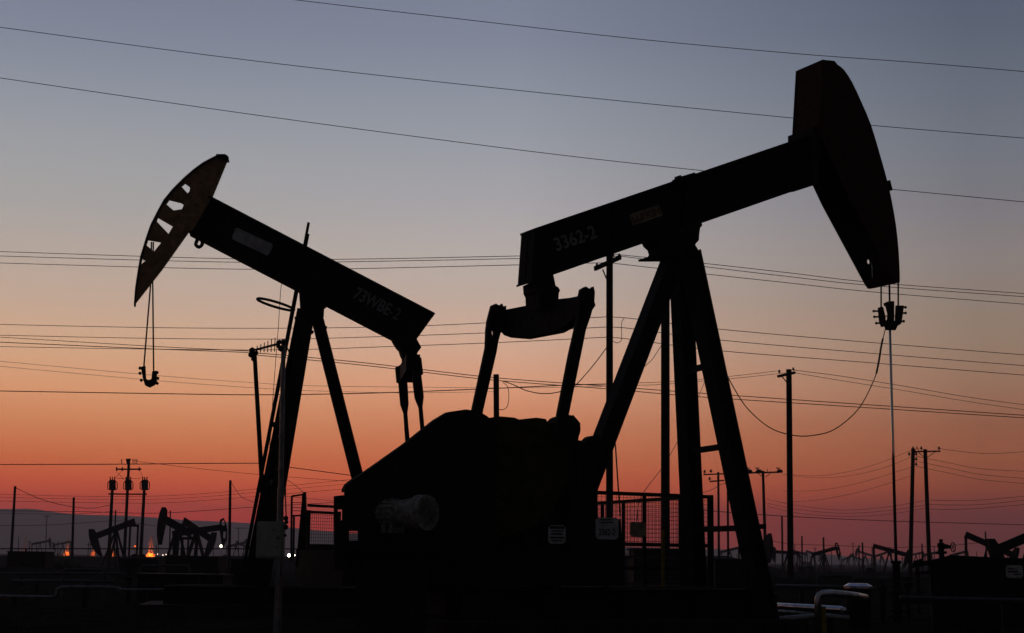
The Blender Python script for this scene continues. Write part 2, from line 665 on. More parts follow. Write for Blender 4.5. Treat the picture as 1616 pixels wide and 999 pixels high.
# equalizer with its bearing and the two pitman arms
ue = F.uvw(F.onw(865, 470, 0))[0]
bm = BM()
F.uprism(bm, [(796, 489), (832, 482), (870, 473), (899, 470), (918, 466), (922, 480), (912, 495), (893, 513), (872, 524), (820, 534), (806, 533), (795, 529), (788, 520), (783, 505)], ue - 0.12, ue + 0.12)
put('equalizer', bm, 'steel', J1)
bm = BM()
F.prism(bm, [(846, 445), (847, 458), (850, 464), (851, 486), (881, 478), (882, 463), (884, 458), (881, 453), (877, 451), (873, 432)], 0.26, -0.26)
tube(bm, [F.onw(866, 466, 0.33), F.onw(866, 466, 0.33) - F.w * 0.66], 0.14, 14)
put('equalizer_bearing', bm, 'steel', J1)
bm = BM()
F.prism(bm, [(915, 470), (918, 456), (925, 452), (928, 454), (931, 456), (934, 455), (937, 452), (939, 461), (938, 478), (932, 500), (925, 520), (917, 560), (895, 668), (890, 692), (873, 692), (879, 668), (900, 560), (909, 520), (914, 492)], 1.6, 1.5,
        holes=[[(917, 503), (919, 501), (921, 504), (920, 509), (918, 509)]])
tube(bm, [F.onw(928, 474, 1.68), F.onw(928, 474, 1.68) - F.w * 0.3], 0.11, 12)
put('pitman_arm', bm, 'steel', J1)
bm = BM()
F.prism(bm, [(777, 482), (783, 479), (786, 481), (790, 483), (793, 479), (795, 485), (799, 482), (799, 492), (798, 505), (792, 520), (787, 537), (784, 555), (763, 646), (752, 700), (736, 700), (747, 646), (768, 548), (769, 520), (771, 505)], -1.6, -1.7,
        holes=[[(776, 523), (779, 520), (781, 523), (780, 532), (777, 533)]])
put('pitman_arm', bm, 'steel', J1)


def disc(F, px, py, w1, w0, r, bm, n=24):
    c = F.onw(px, py, w1)
    tube(bm, [c, c + F.w * (w0 - w1)], r, n)


# cranks, counterweights, gearbox, brake
bm = BM()
F.prism(bm, [(880, 670), (905, 655), (916, 668), (912, 700), (860, 800), (815, 820), (800, 790)], 1.3, 1.1)
disc(F, 898, 676, 1.55, 1.1, 0.24, bm)
put('crank', bm, 'steel', J1)
bm = BM()
sh = F.onw(835, 790, 1.2)
tube(bm, [sh, sh - F.w * 2.4], 0.16, 16)
put('crank_shaft', bm, 'steel', J1)
bm = BM()
pts = [F.onw(x, y, 1.3) - F.w * 2.5 for x, y in [(880, 670), (905, 655), (916, 668), (912, 700), (860, 800), (815, 820), (800, 790)]]
poly(bm, [pts], F.w * 0.2)
put('crank', bm, 'steel', J1)
CW = [(766, 660), (790, 657), (812, 659), (819, 662), (846, 659), (861, 661), (865, 667), (880, 669), (898, 700), (896, 760), (862, 822), (800, 846), (748, 835), (734, 780), (742, 700)]
bm = BM()
F.prism(bm, CW, 1.48, 1.3)
for x, y in ((800, 700), (850, 700), (780, 780), (845, 790)):
    disc(F, x, y, 1.54, 1.3, 0.07, bm, 8)
put('counterweight', bm, 'olive', J1)
bm = BM()
pts = [F.onw(x, y + 30, 1.5) - F.w * 2.95 for x, y in CW]
poly(bm, [pts], F.w * 0.25)
put('counterweight', bm, 'olive', J1)
bm = BM()
F.prism(bm, [(790, 700), (880, 690), (920, 700), (928, 720), (906, 800), (904, 870), (780, 870)], 0.55, -0.55)
for k in range(5):
    F.prism(bm, [(800 + k * 28, 695), (805 + k * 28, 695), (805 + k * 28, 870), (800 + k * 28, 870)], 0.62, 0.55)
put('gearbox', bm, 'steel', J1)
bm = BM()
disc(F, 940, 708, 0.25, 0.05, 0.25, bm)
F.prism(bm, [(922, 712), (950, 712), (918, 800), (904, 870), (890, 870)], 0.2, 0.0)
put('brake_drum', bm, 'steel', J1)
bm = BM()
F.prism(bm, [(899, 772), (920, 778), (941, 800), (944, 817), (980, 820), (985, 925), (899, 925)], 0.9, 0.82)
F.prism(bm, [(905, 790), (935, 800), (938, 925), (905, 925)], 0.8, -0.3)
put('brake_guard', bm, 'steel', J1)

# belt guard: near plate with openings, rolled top, slotted end wall
hood = [(544, 872), (544, 772), (548, 764), (560, 755), (575, 746), (640, 700), (688, 662), (708, 650), (735, 646), (755, 649), (768, 656), (782, 668), (782, 872)]
bm = BM()
WH = 1.62
F.prism(bm, hood, WH, WH - 0.03, holes=[[(551, 838), (566, 838), (566, 853), (551, 853)]])
hp = [F.onw(x, y, WH - 0.03) for x, y in hood]
for i in range(1, 9):
    a, b = hp[i], hp[i + 1]
    poly(bm, [[a, b, b - F.z * 0.05, a - F.z * 0.05]], F.w * -0.14)
F.prism(bm, [(528, 783), (545.5, 781), (545.5, 900), (528, 900)], WH - 0.06, WH - 0.1, holes=[[(533, 804), (541, 804), (541, 821), (533, 821)]])
for k in range(5):
    x = 551 + 15 * (k + 0.5) / 5
    F.prism(bm, [(x, 838), (x + 0.7, 838), (x + 0.7, 853), (x, 853)], WH - 0.01, WH - 0.02)
for k in range(4):
    y = 838 + 15 * (k + 0.5) / 4
    F.prism(bm, [(551, y), (566, y), (566, y + 0.7), (551, y + 0.7)], WH - 0.012, WH - 0.018)
put('belt_guard', bm, 'steel', J1)

# electric motor, pale, outside the guard
mc = at(675, 809, 24.8)
ma = Vector((0.80, -0.60, 0)).normalized()
def mpt(t):
    return mc + ma * t * 0.92
bm = BM()
tube(bm, [mpt(-1.12), mpt(-1.08), mpt(-0.66), mpt(-0.64)], [0.17, 0.215, 0.215, 0.19], 24)
for k in range(16):
    a = 2 * math.pi * k / 16
    rr = Vector((0, 0, 1)) * math.cos(a) + ma.cross(Vector((0, 0, 1))) * math.sin(a)
    bar(bm, mpt(-1.05) + rr * 0.22, mpt(-0.68) + rr * 0.22, 0.015, 0.03, ma.cross(rr))
box(bm, mpt(-0.9) - F.z * 0.26, (ma, ma.cross(F.z), F.z), (0.08, 0.3, 0.14))
box(bm, mpt(-0.72) - F.z * 0.26, (ma, ma.cross(F.z), F.z), (0.08, 0.3, 0.14))
mo = put('motor', bm, 'motor', J1, smooth=False)
bm = BM()
tube(bm, [mpt(-0.62), mpt(-0.25), mpt(-0.22), mpt(0.0), mpt(0.0), mpt(-0.16)], [0.205, 0.255, 0.29, 0.29, 0.225, 0.22], 28, cap=False)
put('fan_cowl', bm, 'motor', mo)
bm = BM()
tube(bm, [mpt(-0.2), mpt(-0.15)], 0.225, 24)
for k in range(6):
    a = 2 * math.pi * k / 6
    rr = F.z * math.cos(a) + ma.cross(F.z) * math.sin(a)
    bar(bm, mpt(-0.1), mpt(-0.1) + rr * 0.2, 0.05, 0.02, ma)
put('fan', bm, 'olive', mo)
bm = BM()
g = mpt(-0.8)
box(bm, Vector((g.x, g.y, 0.68)), (ma, ma.cross(F.z), F.z), (1.1, 0.5, 1.36 if g.z > 1.4 else 1.2))
put('motor_stand', bm, 'steel', J1)

# skid base under everything
bm = BM()
for w in (-1.0, 1.0):
    a, b = F.P(-5.6, w, 0.62), F.P(F.uvw(nb)[0] + 0.5, w, 0.62)
    hbeam(bm, a, b, 0.55, 0.3, F.w)
for u in (-5.2, -3.6, -2.0, -0.4, 1.2):
    bar(bm, F.P(u, -1.2, 0.6), F.P(u, 1.2, 0.6), 0.3, 0.4, F.u)
put('skid_base', bm, 'steel', J1)
bm = BM()
F.prism(bm, [(545, 868), (905, 868), (985, 872), (985, 925), (540, 925)], 1.25, -0.9)
put('gearbox_pedestal', bm, 'steel', J1)

# bridle, carrier bar and polished rod
uc = F.uvw(F.onw(1404, 500, 0))[0]
bm = BM()
for x in (1417.5, 1390.5):
    a = F.onu(x, 440, uc)
    b = F.onu(x, 500, uc)
    tube(bm, [a, b], 0.018, 8)
tube(bm, [F.onu(1403.5, 435, uc), F.onu(1404, 480, uc)], 0.022, 8)
put('bridle_cable', bm, 'wire', J1)
bm = BM()
def ublk(pts, t=0.05):
    F.uprism(bm, pts, uc - t / 2, uc + t / 2)
ublk([(1385, 486), (1391, 484), (1395, 500), (1395, 514), (1390, 516), (1387, 508)])
ublk([(1413, 482), (1424, 482), (1422, 496), (1420, 510), (1416, 513), (1412, 506)])
ublk([(1397, 483), (1401, 476), (1408, 475), (1408, 512), (1399, 512), (1400, 495)], 0.06)
ublk([(1389, 509), (1396, 505), (1410, 506), (1419, 508), (1414, 513), (1410, 521), (1397, 521), (1395, 514)], 0.06)
ublk([(1394, 479), (1400, 476), (1400, 482), (1395, 483)], 0.05)
for x0, x1, y in ((1379, 1388, 491), (1380, 1388, 500), (1383, 1390, 510), (1420, 1429, 485), (1420, 1429, 494), (1416, 1426, 507)):
    tube(bm, [F.onu(x0, y, uc), F.onu(x1, y, uc)], 0.022, 6)
    blob(bm, F.onu(x0 if x0 < 1400 else x1, y, uc), 0.035)
ublk([(1392, 498), (1413, 498), (1413, 499.5), (1392, 499.5)], 0.03)
put('carrier_bar', bm, 'steel', J1)
bm = BM()
ra_, rb_ = F.onu(1404, 505, uc), F.onu(1416.5, 900, uc)
rb_.x, rb_.y = ra_.x, ra_.y
tube(bm, [ra_, ra_.lerp(rb_, 0.5), rb_ - F.z * 0.2], [0.026, 0.03, 0.034], 16)
put('polished_rod', bm, 'chrome', J1, smooth=True)
bm = BM()
cab = spline([(1397, 520, 0), (1391, 545, 0), (1386, 575, 0), (1379, 600, 0), (1355, 645, 0), (1318, 677, 0), (1284, 687, 0), (1252, 687, 0), (1215, 675, 0), (1180, 645, 0), (1158, 612, 0), (1141, 580, 0)], 5)
pts = []
un = F.uvw(na)[0]
for i, q in enumerate(cab):
    f = i / (len(cab) - 1)
    pts.append(at(q.x, q.y, ra_.y * (1 - f) + F.onw(1141, 580, 0.75).y * f))
tube(bm, pts, 0.011, 6)
tube(bm, pts[3:14], 0.022, 6)
put('load_cable', bm, 'wire', J1)

# wellhead under the rod
wx, wy = ra_.x, ra_.y
def onz(z):
    return Vector((wx, wy, z))
ztop = F.onu(1416, 885, uc).z
WH1 = thing('wellhead', 'black wellhead under the polished rod of the large pump jack', 'wellhead', (wx, wy, 0))
bm = BM()
tube(bm, [onz(ztop), onz(ztop - 0.06), onz(ztop - 0.07), onz(ztop - 0.5)], [0.11, 0.11, 0.08, 0.08], 18)
put('stuffing_box', bm, 'steel', WH1)
bm = BM()
tube(bm, [onz(ztop - 0.5), onz(0.2)], [0.09, 0.1], 18)
for z in (0.3, 0.42, 0.8):
    tube(bm, [onz(z), onz(z + 0.05)], 0.2, 18)
put('casing_head', bm, 'steel', WH1)
bm = BM()
tube(bm, [onz(0.62), onz(0.62) + Vector((0.9, 0.25, 0))], 0.05, 10)
tube(bm, [onz(0.62) + Vector((0.55, 0.15, 0)), onz(0.82) + Vector((0.55, 0.15, 0))], 0.03, 8)
put('flow_line', bm, 'steel', WH1)
bm = BM()
tube(bm, [onz(0.82) + Vector((0.55 + 0.14 * math.cos(a), 0.15 + 0.14 * math.sin(a), 0)) for a in [k * math.pi / 8 for k in range(16)]], 0.014, 6, closed=True)
put('hand_wheel', bm, 'steel', WH1)

# concrete foundation
bm = BM()
u1 = F.uvw(nb)[0] + 0.75
box(bm, F.P((-5.9 + u1) / 2, 0, 0.16), (F.u, F.w, F.z), (u1 + 5.9, 3.4, 0.4))
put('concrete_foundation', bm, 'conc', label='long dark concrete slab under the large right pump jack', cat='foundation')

# ================================================================== SECOND PUMP JACK (left)
PSI = math.radians(8)
O2 = at(488, 490, 38)
G2 = Frame(O2, (-math.cos(PSI), -math.sin(PSI)))
J2 = thing('pump_jack', 'large pump jack on the left with an open slotted horse head tilted up', 'pump jack', G2.O, 'pump jacks across the oil field')
W2 = 0.27
beam2, (T0, T1, B1, B0) = beam_parts(G2, [(687, 494), (330, 308), (298, 366), (648, 548)], W2, J2, stiff=(0.004, 0.14, 0.42, 0.56, 0.68, 0.97))
hd = (T1 - T0).normalized()
rd = -hd
ydd = (T0 - B0)
ydd = (ydd - hd * ydd.dot(hd)).normalized()
p = G2.onw(556, 470, 0.03)
lettering('73WBE-2', p, rd, ydd, 0.33, 'stencil', beam2, width=(G2.onw(628, 503, 0.03) - p).length, name='number', thick=0.003)
bm = BM()
pts = [(372, 360), (376, 360), (428, 384), (431, 388), (425, 402), (421, 403), (368, 378), (366, 374)]
G2.prism(bm, pts, 0.05, 0.021)
put('pale_plate', bm, 'plate', beam2)

front2 = [(343, 244), (335, 248), (320, 256), (305, 267), (290, 280), (272, 298), (258, 315), (247, 335), (237, 355), (230, 375), (221, 405), (217, 428), (213, 455), (211, 482)]
back2 = [(255, 426), (297, 367), (305, 362), (336, 309), (357, 258), (361, 248), (355, 244)]
wins = [[(286, 294), (292, 289), (300, 295), (299, 302), (296, 305)],
        [(262, 322), (267, 315), (291, 321), (287, 330), (274, 332)],
        [(247, 349), (249, 343), (273, 357), (266, 369)],
        [(230, 386), (232, 378), (255, 382), (243, 397)],
        [(219, 420), (223, 407), (230, 411)]]
bm = BM()
G2.prism(bm, front2 + back2, 0.1, 0.0, holes=wins)
put('horse_head', bm, 'brown', J2)
bm = BM()
fp = [G2.onw(q.x, q.y, 0.26) for q in spline([(x, y, 0) for x, y in front2], 2)]
cen = G2.onw(300, 380, 0.26)
for a, b in zip(fp, fp[1:]):
    ia, ib = a + (cen - a).normalized() * 0.035, b + (cen - b).normalized() * 0.035
    poly(bm, [[a + G2.w * -0.1, b + G2.w * -0.1, ib + G2.w * -0.1, ia + G2.w * -0.1]], G2.w * -0.22)
G2.prism(bm, [(341, 246), (341, 243), (355, 243), (360, 246), (361, 250), (356, 250)], 0.26, -0.16)
put('head_track', bm, 'steel', J2)
bm = BM()
for w in wins:
    cx = sum(x for x, y in w) / len(w)
    cy = sum(y for x, y in w) / len(w)
for (x0, y0), (x1, y1) in (((281, 312), (297, 325)), ((255, 334), (272, 348)), ((238, 366), (262, 375)), ((227, 398), (240, 404))):
    a, b = G2.onw(x0, y0, -0.02), G2.onw(x1, y1, -0.02)
    bm = BM()
    bar(bm, a, b, 0.12, 0.1, G2.w)
    put('head_rib', bm, 'steel', J2)

# hook, saddle bearing
bm = BM()
tube(bm, [G2.onw(q.x, q.y, 0.1) for q in spline([(312, 372, 0), (311, 379, 0), (309, 386, 0), (314, 390, 0), (319, 386, 0), (319, 381, 0)], 4)], 0.045, 8)
put('hook', bm, 'steel', J2)
bm = BM()
G2.prism(bm, [(472, 455), (474, 487), (480, 500), (511, 500), (512, 483), (520, 476), (522, 478)], 0.28, -0.28)
tube(bm, [G2.onw(490, 472, 0.4), G2.onw(490, 472, 0.4) - G2.w * 0.8], 0.15, 14)
for x, y in ((509, 484), (513, 517), (468, 502), (492, 524)):
    blob(bm, G2.onw(x, y, 0.25), 0.06)
put('saddle_bearing', bm, 'steel', J2)
leg(G2, J2, (497, 488), (609, 930), 0.0, 0.0, 0.32, 0.30)
_, na2, nb2 = leg(G2, J2, (487, 488), (413, 930), 0.2, 1.35, 0.34, 0.34)
_, fa2, fb2 = leg(G2, J2, (480, 488), (392, 930), -0.2, -1.35, 0.34, 0.34)
print('legs2', G2.uvw(nb2), G2.uvw(fb2))
# ladder with its hoop
bm = BM()
la = G2.onw(487, 354, 0.0)
lb = G2.onw(393, 850, 0.0)
lbb = la + (lb - la) * ((la.z - 0.1) / (la.z - lb.z))
bar(bm, la + G2.w * 0.22, lbb + G2.w * 0.22, 0.03, 0.07, G2.w)
bar(bm, la - G2.w * 0.22 - G2.z * 0.2, lbb - G2.w * 0.22, 0.03, 0.07, G2.w)
lad = put('ladder', bm, 'steel', J2)
bm = BM()
L = (lbb - la).length
k = 0.3
while k < L:
    q = la.lerp(lbb, k / L)
    bm = BM()
    tube(bm, [q + G2.w * 0.22, q - G2.w * 0.22], 0.014, 6)
    put('rung', bm, 'steel', lad)
    k += 0.3
bm = BM()
cx = la + (lbb - la) * ((la.z - G2.onw(464, 489, 0).z) / (la.z - lbb.z))
pa, pb = G2.onw(406, 472, 0.0), G2.onw(464, 489, 0.0)
ring = []
mid = (pa + pb) / 2
r1 = (pb - pa) / 2
for k in range(28):
    a = 2 * math.pi * k / 28
    ring.append(mid + r1 * math.cos(a) + G2.w * 0.42 * math.sin(a))
tube(bm, ring, 0.035, 8, closed=True)
put('ladder_hoop', bm, 'steel', lad)
bm = BM()
z = G2.onw(432, 669, 0).z
bar(bm, oncross(la, lbb, z), oncross(fa2, fb2, z), 0.08, 0.12)
put('ladder_bracket', bm, 'steel', J2)
bm = BM()
tube(bm, [G2.onw(q.x, q.y, 0.3) for q in spline([(446, 444, 0), (443, 458, 0), (439, 520, 0), (432, 610, 0), (426, 700, 0), (420, 780, 0)], 4)], 0.008, 5)
put('pull_cord', bm, 'wire', J2)
for w_, zq in ((0, 760), (0, 860)):
    z = G2.onw(430, zq, 0).z
    bm = BM()
    bar(bm, oncross(fa2, fb2, z), oncross(na2, nb2, z), 0.1, 0.11)
    put('cross_bar', bm, 'steel', J2)

# equalizer and pitmans
bm = BM()
G2.prism(bm, [(617, 526), (620, 536), (627, 547), (631, 551), (633, 558), (636, 564), (636, 575), (655, 575), (657, 562), (661, 552), (665, 548), (655, 530)], 0.24, -0.24)
put('equalizer_bearing', bm, 'steel', J2)
ue = G2.uvw(G2.onw(646, 580, 0))[0]
bm = BM()
zc = G2.onw(646, 582, 0).z
box(bm, G2.P(ue, 0, zc), (G2.u, G2.w, G2.z), (0.34, 2.5, 0.42))
put('equalizer', bm, 'steel', J2)
bm = BM()
G2.prism(bm, [(653, 566), (665, 564), (668, 590), (665, 592), (666, 600), (669, 626), (667, 642), (670, 676), (676, 730), (670, 730), (664, 678), (661, 643), (655, 628), (651, 598)], 1.3, 1.15)
put('pitman_arm', bm, 'steel', J2)
bm = BM()
G2.prism(bm, [(624, 580), (633, 575), (641, 575), (643, 602), (645, 637), (643, 652), (647, 700), (650, 740), (643, 740), (640, 698), (637, 652), (632, 638), (629, 604), (626, 603)], -1.15, -1.3)
put('pitman_arm', bm, 'steel', J2)
# crank, weights, gearbox and base (behind the belt guard of the other unit)
bm = BM()
G2.prism(bm, [(660, 760), (700, 700), (720, 715), (690, 800)], 1.1, 0.9)
put('crank', bm, 'steel', J2)
bm = BM()
disc(G2, 680, 770, 1.3, 1.1, 0.7, bm)
put('counterweight', bm, 'steel', J2)
bm = BM()
G2.prism(bm, [(640, 760), (730, 760), (735, 880), (635, 880)], 0.5, -0.5)
put('gearbox', bm, 'steel', J2)
bm = BM()
for w in (-0.9, 0.9):
    hbeam(bm, G2.P(3.2, w, 0.45), G2.P(-4.6, w, 0.45), 0.45, 0.28, G2.w)
put('skid_base', bm, 'steel', J2)
bm = BM()
box(bm, G2.P(-0.6, 0, 0.1), (G2.u, G2.w, G2.z), (8.6, 3.2, 0.3))
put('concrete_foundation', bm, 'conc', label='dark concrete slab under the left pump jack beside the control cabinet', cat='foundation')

# bridle hanging from the left head
ucl = G2.uvw(G2.onw(236, 590, 0))[0]
bm = BM()
tube(bm, [G2.onw(239, 382, -0.1), G2.onw(238, 445, -0.1), G2.onw(226.5, 585, 0.1)], 0.02, 6)
tube(bm, [G2.onw(242, 382, -0.1), G2.onw(241, 445, -0.1), G2.onw(242.5, 588, -0.1)], 0.02, 6)
put('bridle_cable', bm, 'wire', J2)
bm = BM()
G2.prism(bm, [(222, 579), (229, 577), (230, 597), (234, 600), (239, 598), (240, 586), (247, 585), (247, 603), (244, 607), (236, 611), (229, 608), (226, 600)], 0.07, -0.07)
for x, y in ((221, 581), (221, 589), (248, 588), (249, 597), (248, 605), (223, 600)):
    blob(bm, G2.onw(x, y, 0), 0.045)
put('carrier_bar', bm, 'steel', J2)

# ================================================================== SMALL FAR PUMP JACKS
def small_jack(px, py_base, D, H, yaw, tilt, label, m='steel', head='solid'):
    """px: samson post, H: its height in metres, yaw: beam direction (0 = to the right, 180 = to the left), tilt: head up positive"""
    b = at(px, py_base, D)
    base = Vector((b.x, D, 0))
    z0 = max(-0.1, b.z)
    yw, tl = math.radians(yaw), math.radians(tilt)
    fu = Vector((math.cos(yw), math.sin(yw), 0))
    fw = Vector((-math.sin(yw), math.cos(yw), 0))
    fz = Vector((0, 0, 1))

    def Q(u, w, v):
        return base + (fu * u + fw * w + fz * v) * H + fz * 0
    J = thing('pump_jack', label, 'pump jack', base, 'pump jacks across the oil field')
    bu = Vector((math.cos(tl), 0, math.sin(tl)))

    def R(a, w, h):   # along the tilted beam, pivot at the top of the post
        u = a * math.cos(tl) - h * math.sin(tl)
        v = 1.0 + a * math.sin(tl) + h * math.cos(tl)
        return Q(u, w, v)
    bm = BM()
    hbeam(bm, R(-0.62, 0, 0.06), R(0.62, 0, 0.06), 0.16 * H, 0.07 * H, fw, 0.03, 0.05)
    put('walking_beam', bm, m, J)
    arc = []
    for k in range(9):
        a = math.radians(-40 + 62 * k / 8)
        arc.append((0.80 * math.cos(a), 0.80 * math.sin(a)))
    out = arc + [(0.66, 0.42), (0.60, 0.13), (0.60, 0.0), (0.66, -0.42)]
    out = arc + [(0.64, 0.26), (0.60, 0.10), (0.60, -0.08)]
    bm = BM()
    if head == 'open':
        hole = [(0.68, 0.10), (0.75, 0.10), (0.74, 0.24), (0.67, 0.2)]
        hole2 = [(0.67, -0.22), (0.71, -0.26), (0.76, -0.07), (0.69, -0.07)]
        poly(bm, [[R(a, 0.03, h) for a, h in out], [R(a, 0.03, h) for a, h in hole], [R(a, 0.03, h) for a, h in hole2]], fw * -0.06 * H)
    else:
        poly(bm, [[R(a, 0.05, h) for a, h in out]], fw * -0.1 * H)
    put('horse_head', bm, m, J)
    for s in (-1, 1):
        for u in (0.3, -0.28):
            bm = BM()
            bar(bm, Q(0, s * 0.04, 0.99), Q(u, s * 0.17, 0.0), 0.045 * H, 0.045 * H, fw)
            put('leg', bm, m, J)
    eq = R(-0.58, 0, 0)
    bm = BM()
    bar(bm, eq - fw * 0.2 * H - fz * 0.05 * H, eq + fw * 0.2 * H - fz * 0.05 * H, 0.06 * H, 0.06 * H)
    bar(bm, eq, eq - fz * 0.05 * H, 0.07 * H, 0.07 * H)
    put('equalizer', bm, m, J)
    pin = Q(-0.55, 0, 0.28)
    for s in (-1, 1):
        bm = BM()
        bar(bm, eq + fw * s * 0.19 * H - fz * 0.05 * H, pin + fw * s * 0.19 * H, 0.045 * H, 0.05 * H)
        put('pitman_arm', bm, m, J)
        bm = BM()
        c0 = Q(-0.72, s * 0.17, 0.25)
        tube(bm, [c0 - fw * 0.02 * H, c0 + fw * 0.02 * H], 0.15 * H, 14)
        bar(bm, c0, pin + fw * s * 0.17 * H, 0.04 * H, 0.08 * H)
        put('counterweight', bm, m, J)
    bm = BM()
    box(bm, Q(-0.7, 0, 0.16), (fu, fw, fz), (0.34 * H, 0.2 * H, 0.3 * H))
    put('gearbox', bm, m, J)
    bm = BM()
    box(bm, Q(-0.3, 0, -0.0), (fu, fw, fz), (1.5 * H, 0.36 * H, 0.07 * H))
    put('skid_base', bm, m, J)
    bm = BM()
    hx = R(0.80, 0, 0)
    tube(bm, [hx, Vector((hx.x, hx.y, base.z + 0.12 * H))], 0.008 * H, 5)
    put('polished_rod', bm, 'wire', J)
    return J


small_jack(181, 882, 150, 3.65, 226, -20, 'small distant pump jack under the three transformers, head lowered to the left')
small_jack(278, 886, 110, 3.2, 252, 14, 'distant pump jack with tall raised head between the orange lights and the sloping beam')
small_jack(308, 884, 150, 3.65, 62, -22, 'distant pump jack with high tail and lowered head, just left of the white lamp')
small_jack(308, 887, 132, 3.27, 10, 9, 'distant pump jack with raised open head beside the thin pole and white lamp', head='open')
small_jack(1193, 900, 112, 2.6, -66, 3, 'distant pump jack behind the right front leg of the large jack, head hanging free')
small_jack(1243, 904, 190, 2.5, 190, 3, 'tiny distant pump jack behind the tall bare pole, head pointing left')
small_jack(1301, 904, 185, 2.65, 14, 15, 'distant pump jack with pole behind it, head up to the right of its post', head='open')
small_jack(1404, 908, 150, 2.6, -8, -15, 'distant pump jack crossed by the shining polished rod, tail high and head low')
small_jack(1338, 897, 420, 2.8, 20, 22, 'tiny pump jack near the horizon between two larger distant jacks')
small_jack(1352, 898, 480, 3.0, 160, 18, 'tiniest pump jack on the horizon just left of two thin poles')
small_jack(1560, 915, 110, 2.75, -14, -24, 'distant pump jack over the dark tank, tail raised, beam sloping down right')
small_jack(1630, 930, 70, 2.6, 188, -22, 'pump jack cut by the right edge of the photo, head low over the dark tank')


# ================================================================== POLES
def insul(bm, p, s=1.0):
    tube(bm, [p, p + Vector((0, 0, 0.07 * s)), p + Vector((0, 0, 0.08 * s)), p + Vector((0, 0, 0.15 * s)), p + Vector((0, 0, 0.16 * s)), p + Vector((0, 0, 0.24 * s))],
         [0.02 * s, 0.02 * s, 0.09 * s, 0.08 * s, 0.05 * s, 0.06 * s], 8)


def pole(label, top, low, D, wpx, m='wood', name='utility_pole', cat='utility pole', arms=(), ins=(), extra=None, taper=1.2):
    a = at(*top, D)
    b = at(*low, D)
    base = a + (b - a) * ((a.z + 0.1) / (a.z - b.z))
    r = wpx / 2 * D / FPX
    T = thing(name, label, cat, (base.x, base.y, 0), 'poles across the oil field')
    bm = BM()
    tube(bm, [a, base], [r / math.sqrt(taper), r * math.sqrt(taper)], 12)
    put('shaft', bm, m, T, smooth=False)
    for (x0, y0, d0), (x1, y1, d1), h in arms:
        bm = BM()
        bar(bm, at(x0, y0, D + d0 - r - 0.06), at(x1, y1, D + d1 - r - 0.06), 0.1 if D < 150 else 0.14, h * D / FPX)
        put('crossarm', bm, m, T)
    for x, y, d in ins:
        bm = BM()
        insul(bm, at(x, y, D + d - r - 0.06), D / 95)
        put('insulator', bm, 'porc', T)
    if extra:
        extra(T, D, r)
    return T


def brace(pairs, w=0.03):
    def f(T, D, r):
        for (a, b) in pairs:
            bm = BM()
            tube(bm, [at(*a, D - r - 0.05), at(*b, D - r - 0.05)], w, 5)
            put('brace', bm, 'wire', T)
    return f


# the pole behind the equalizer
pole('tall power pole with short slanted crossarm, directly right of the equalizer of the large jack', (962, 401), (962, 800), 62, 11, taper=1.05,
     arms=[((939, 424, -1.2), (979, 406, 1.4), 7)], ins=[(942, 421, -1.1), (977, 406, 1.3), (968, 407, 0.6)],
     extra=brace([((951, 425), (957, 440))]))
pole('plain thick bare pole standing between the legs of the large jack', (1050, 420), (1050, 905), 46, 14, taper=1.02, m='steel')
pole('short bare pole stub rising behind the counterweights, between the pitman arms', (783, 591), (783.5, 660), 58, 9, taper=1.02)
pole('tall straight pole with tiny slanted crossarm right of the large jack legs', (1245, 583), (1247.5, 880), 74, 9.5, taper=1.15,
     arms=[((1228, 594, -1.1), (1254, 588, 0.9), 4)], ins=[(1230, 590, -1), (1252, 586, 0.8)], extra=brace([((1234, 594), (1242, 604))]))
pole('right one of the twin poles at right, topped by a long crossarm', (1460, 709), (1466, 872), 105, 6.5, taper=1.15,
     arms=[((1439, 713, 0), (1484, 712, 0), 2.2)], ins=[(1441, 711, 0), (1454, 711, 0), (1482, 711, 0)],
     extra=brace([((1448, 713), (1459, 722)), ((1476, 713), (1463, 722)), ((1444, 712), (1447, 705)), ((1447, 705), (1450, 712))], 0.025))
pole('left one of the twin poles at right, leaning slightly, with side insulators', (1441, 708), (1437.5, 862), 112, 6.5, taper=1.15,
     ins=[(1446, 720, 0), (1446, 728, 0), (1446, 736, 0), (1435, 720, 0)])
pole('pole with wide crossarm carrying three dark lumps, right of the large jack', (1204, 743), (1208, 872), 135, 4.6, taper=1.15,
     arms=[((1176, 746.5, 0), (1234, 745, 0), 2.4)],
     extra=brace([((1196, 747), (1204, 753)), ((1216, 747), (1208, 753)), ((1211, 740), (1211, 745))], 0.03))
pole('pole with one wide and one narrow crossarm seen through the large jack legs', (1133.5, 745), (1134.5, 870), 130, 3.6, taper=1.1,
     arms=[((1110, 749, 0), (1160, 747, 0), 2.0), ((1120, 760, 0), (1143, 758, 0), 2.2)], ins=[(1112, 748, 0), (1122, 747, 0), (1120, 759, 0)])
pole('bare thin pole just right of the two-armed pole, seen between the jack legs', (1148.5, 760), (1149, 870), 118, 3.4, taper=1.05)
pole('short bare pole touching the right front leg of the large jack', (1185, 771), (1187, 870), 140, 2.4, taper=1.05)
pole('thin pole left of the tall straight pole near the tiny jack', (1234, 814), (1235, 890), 180, 3, taper=1.05)
pole('thin pole standing alone left of the small open-headed jack', (1265.5, 846), (1266, 894), 230, 2.6, taper=1.05)
pole('thin pole directly behind the small open-headed jack', (1299.5, 848), (1300.5, 897), 190, 3, taper=1.05)
pole('left and shorter one of two close thin poles between distant jacks', (1355.5, 860), (1356, 898), 230, 2.2, taper=1.05)
pole('right and taller one of two close thin poles between distant jacks', (1361, 856), (1362.5, 898), 200, 2.6, taper=1.05)
pole('short thin pole just right of the twin poles, above low pipework', (1455, 858), (1455.5, 900), 170, 2.4, taper=1.05)
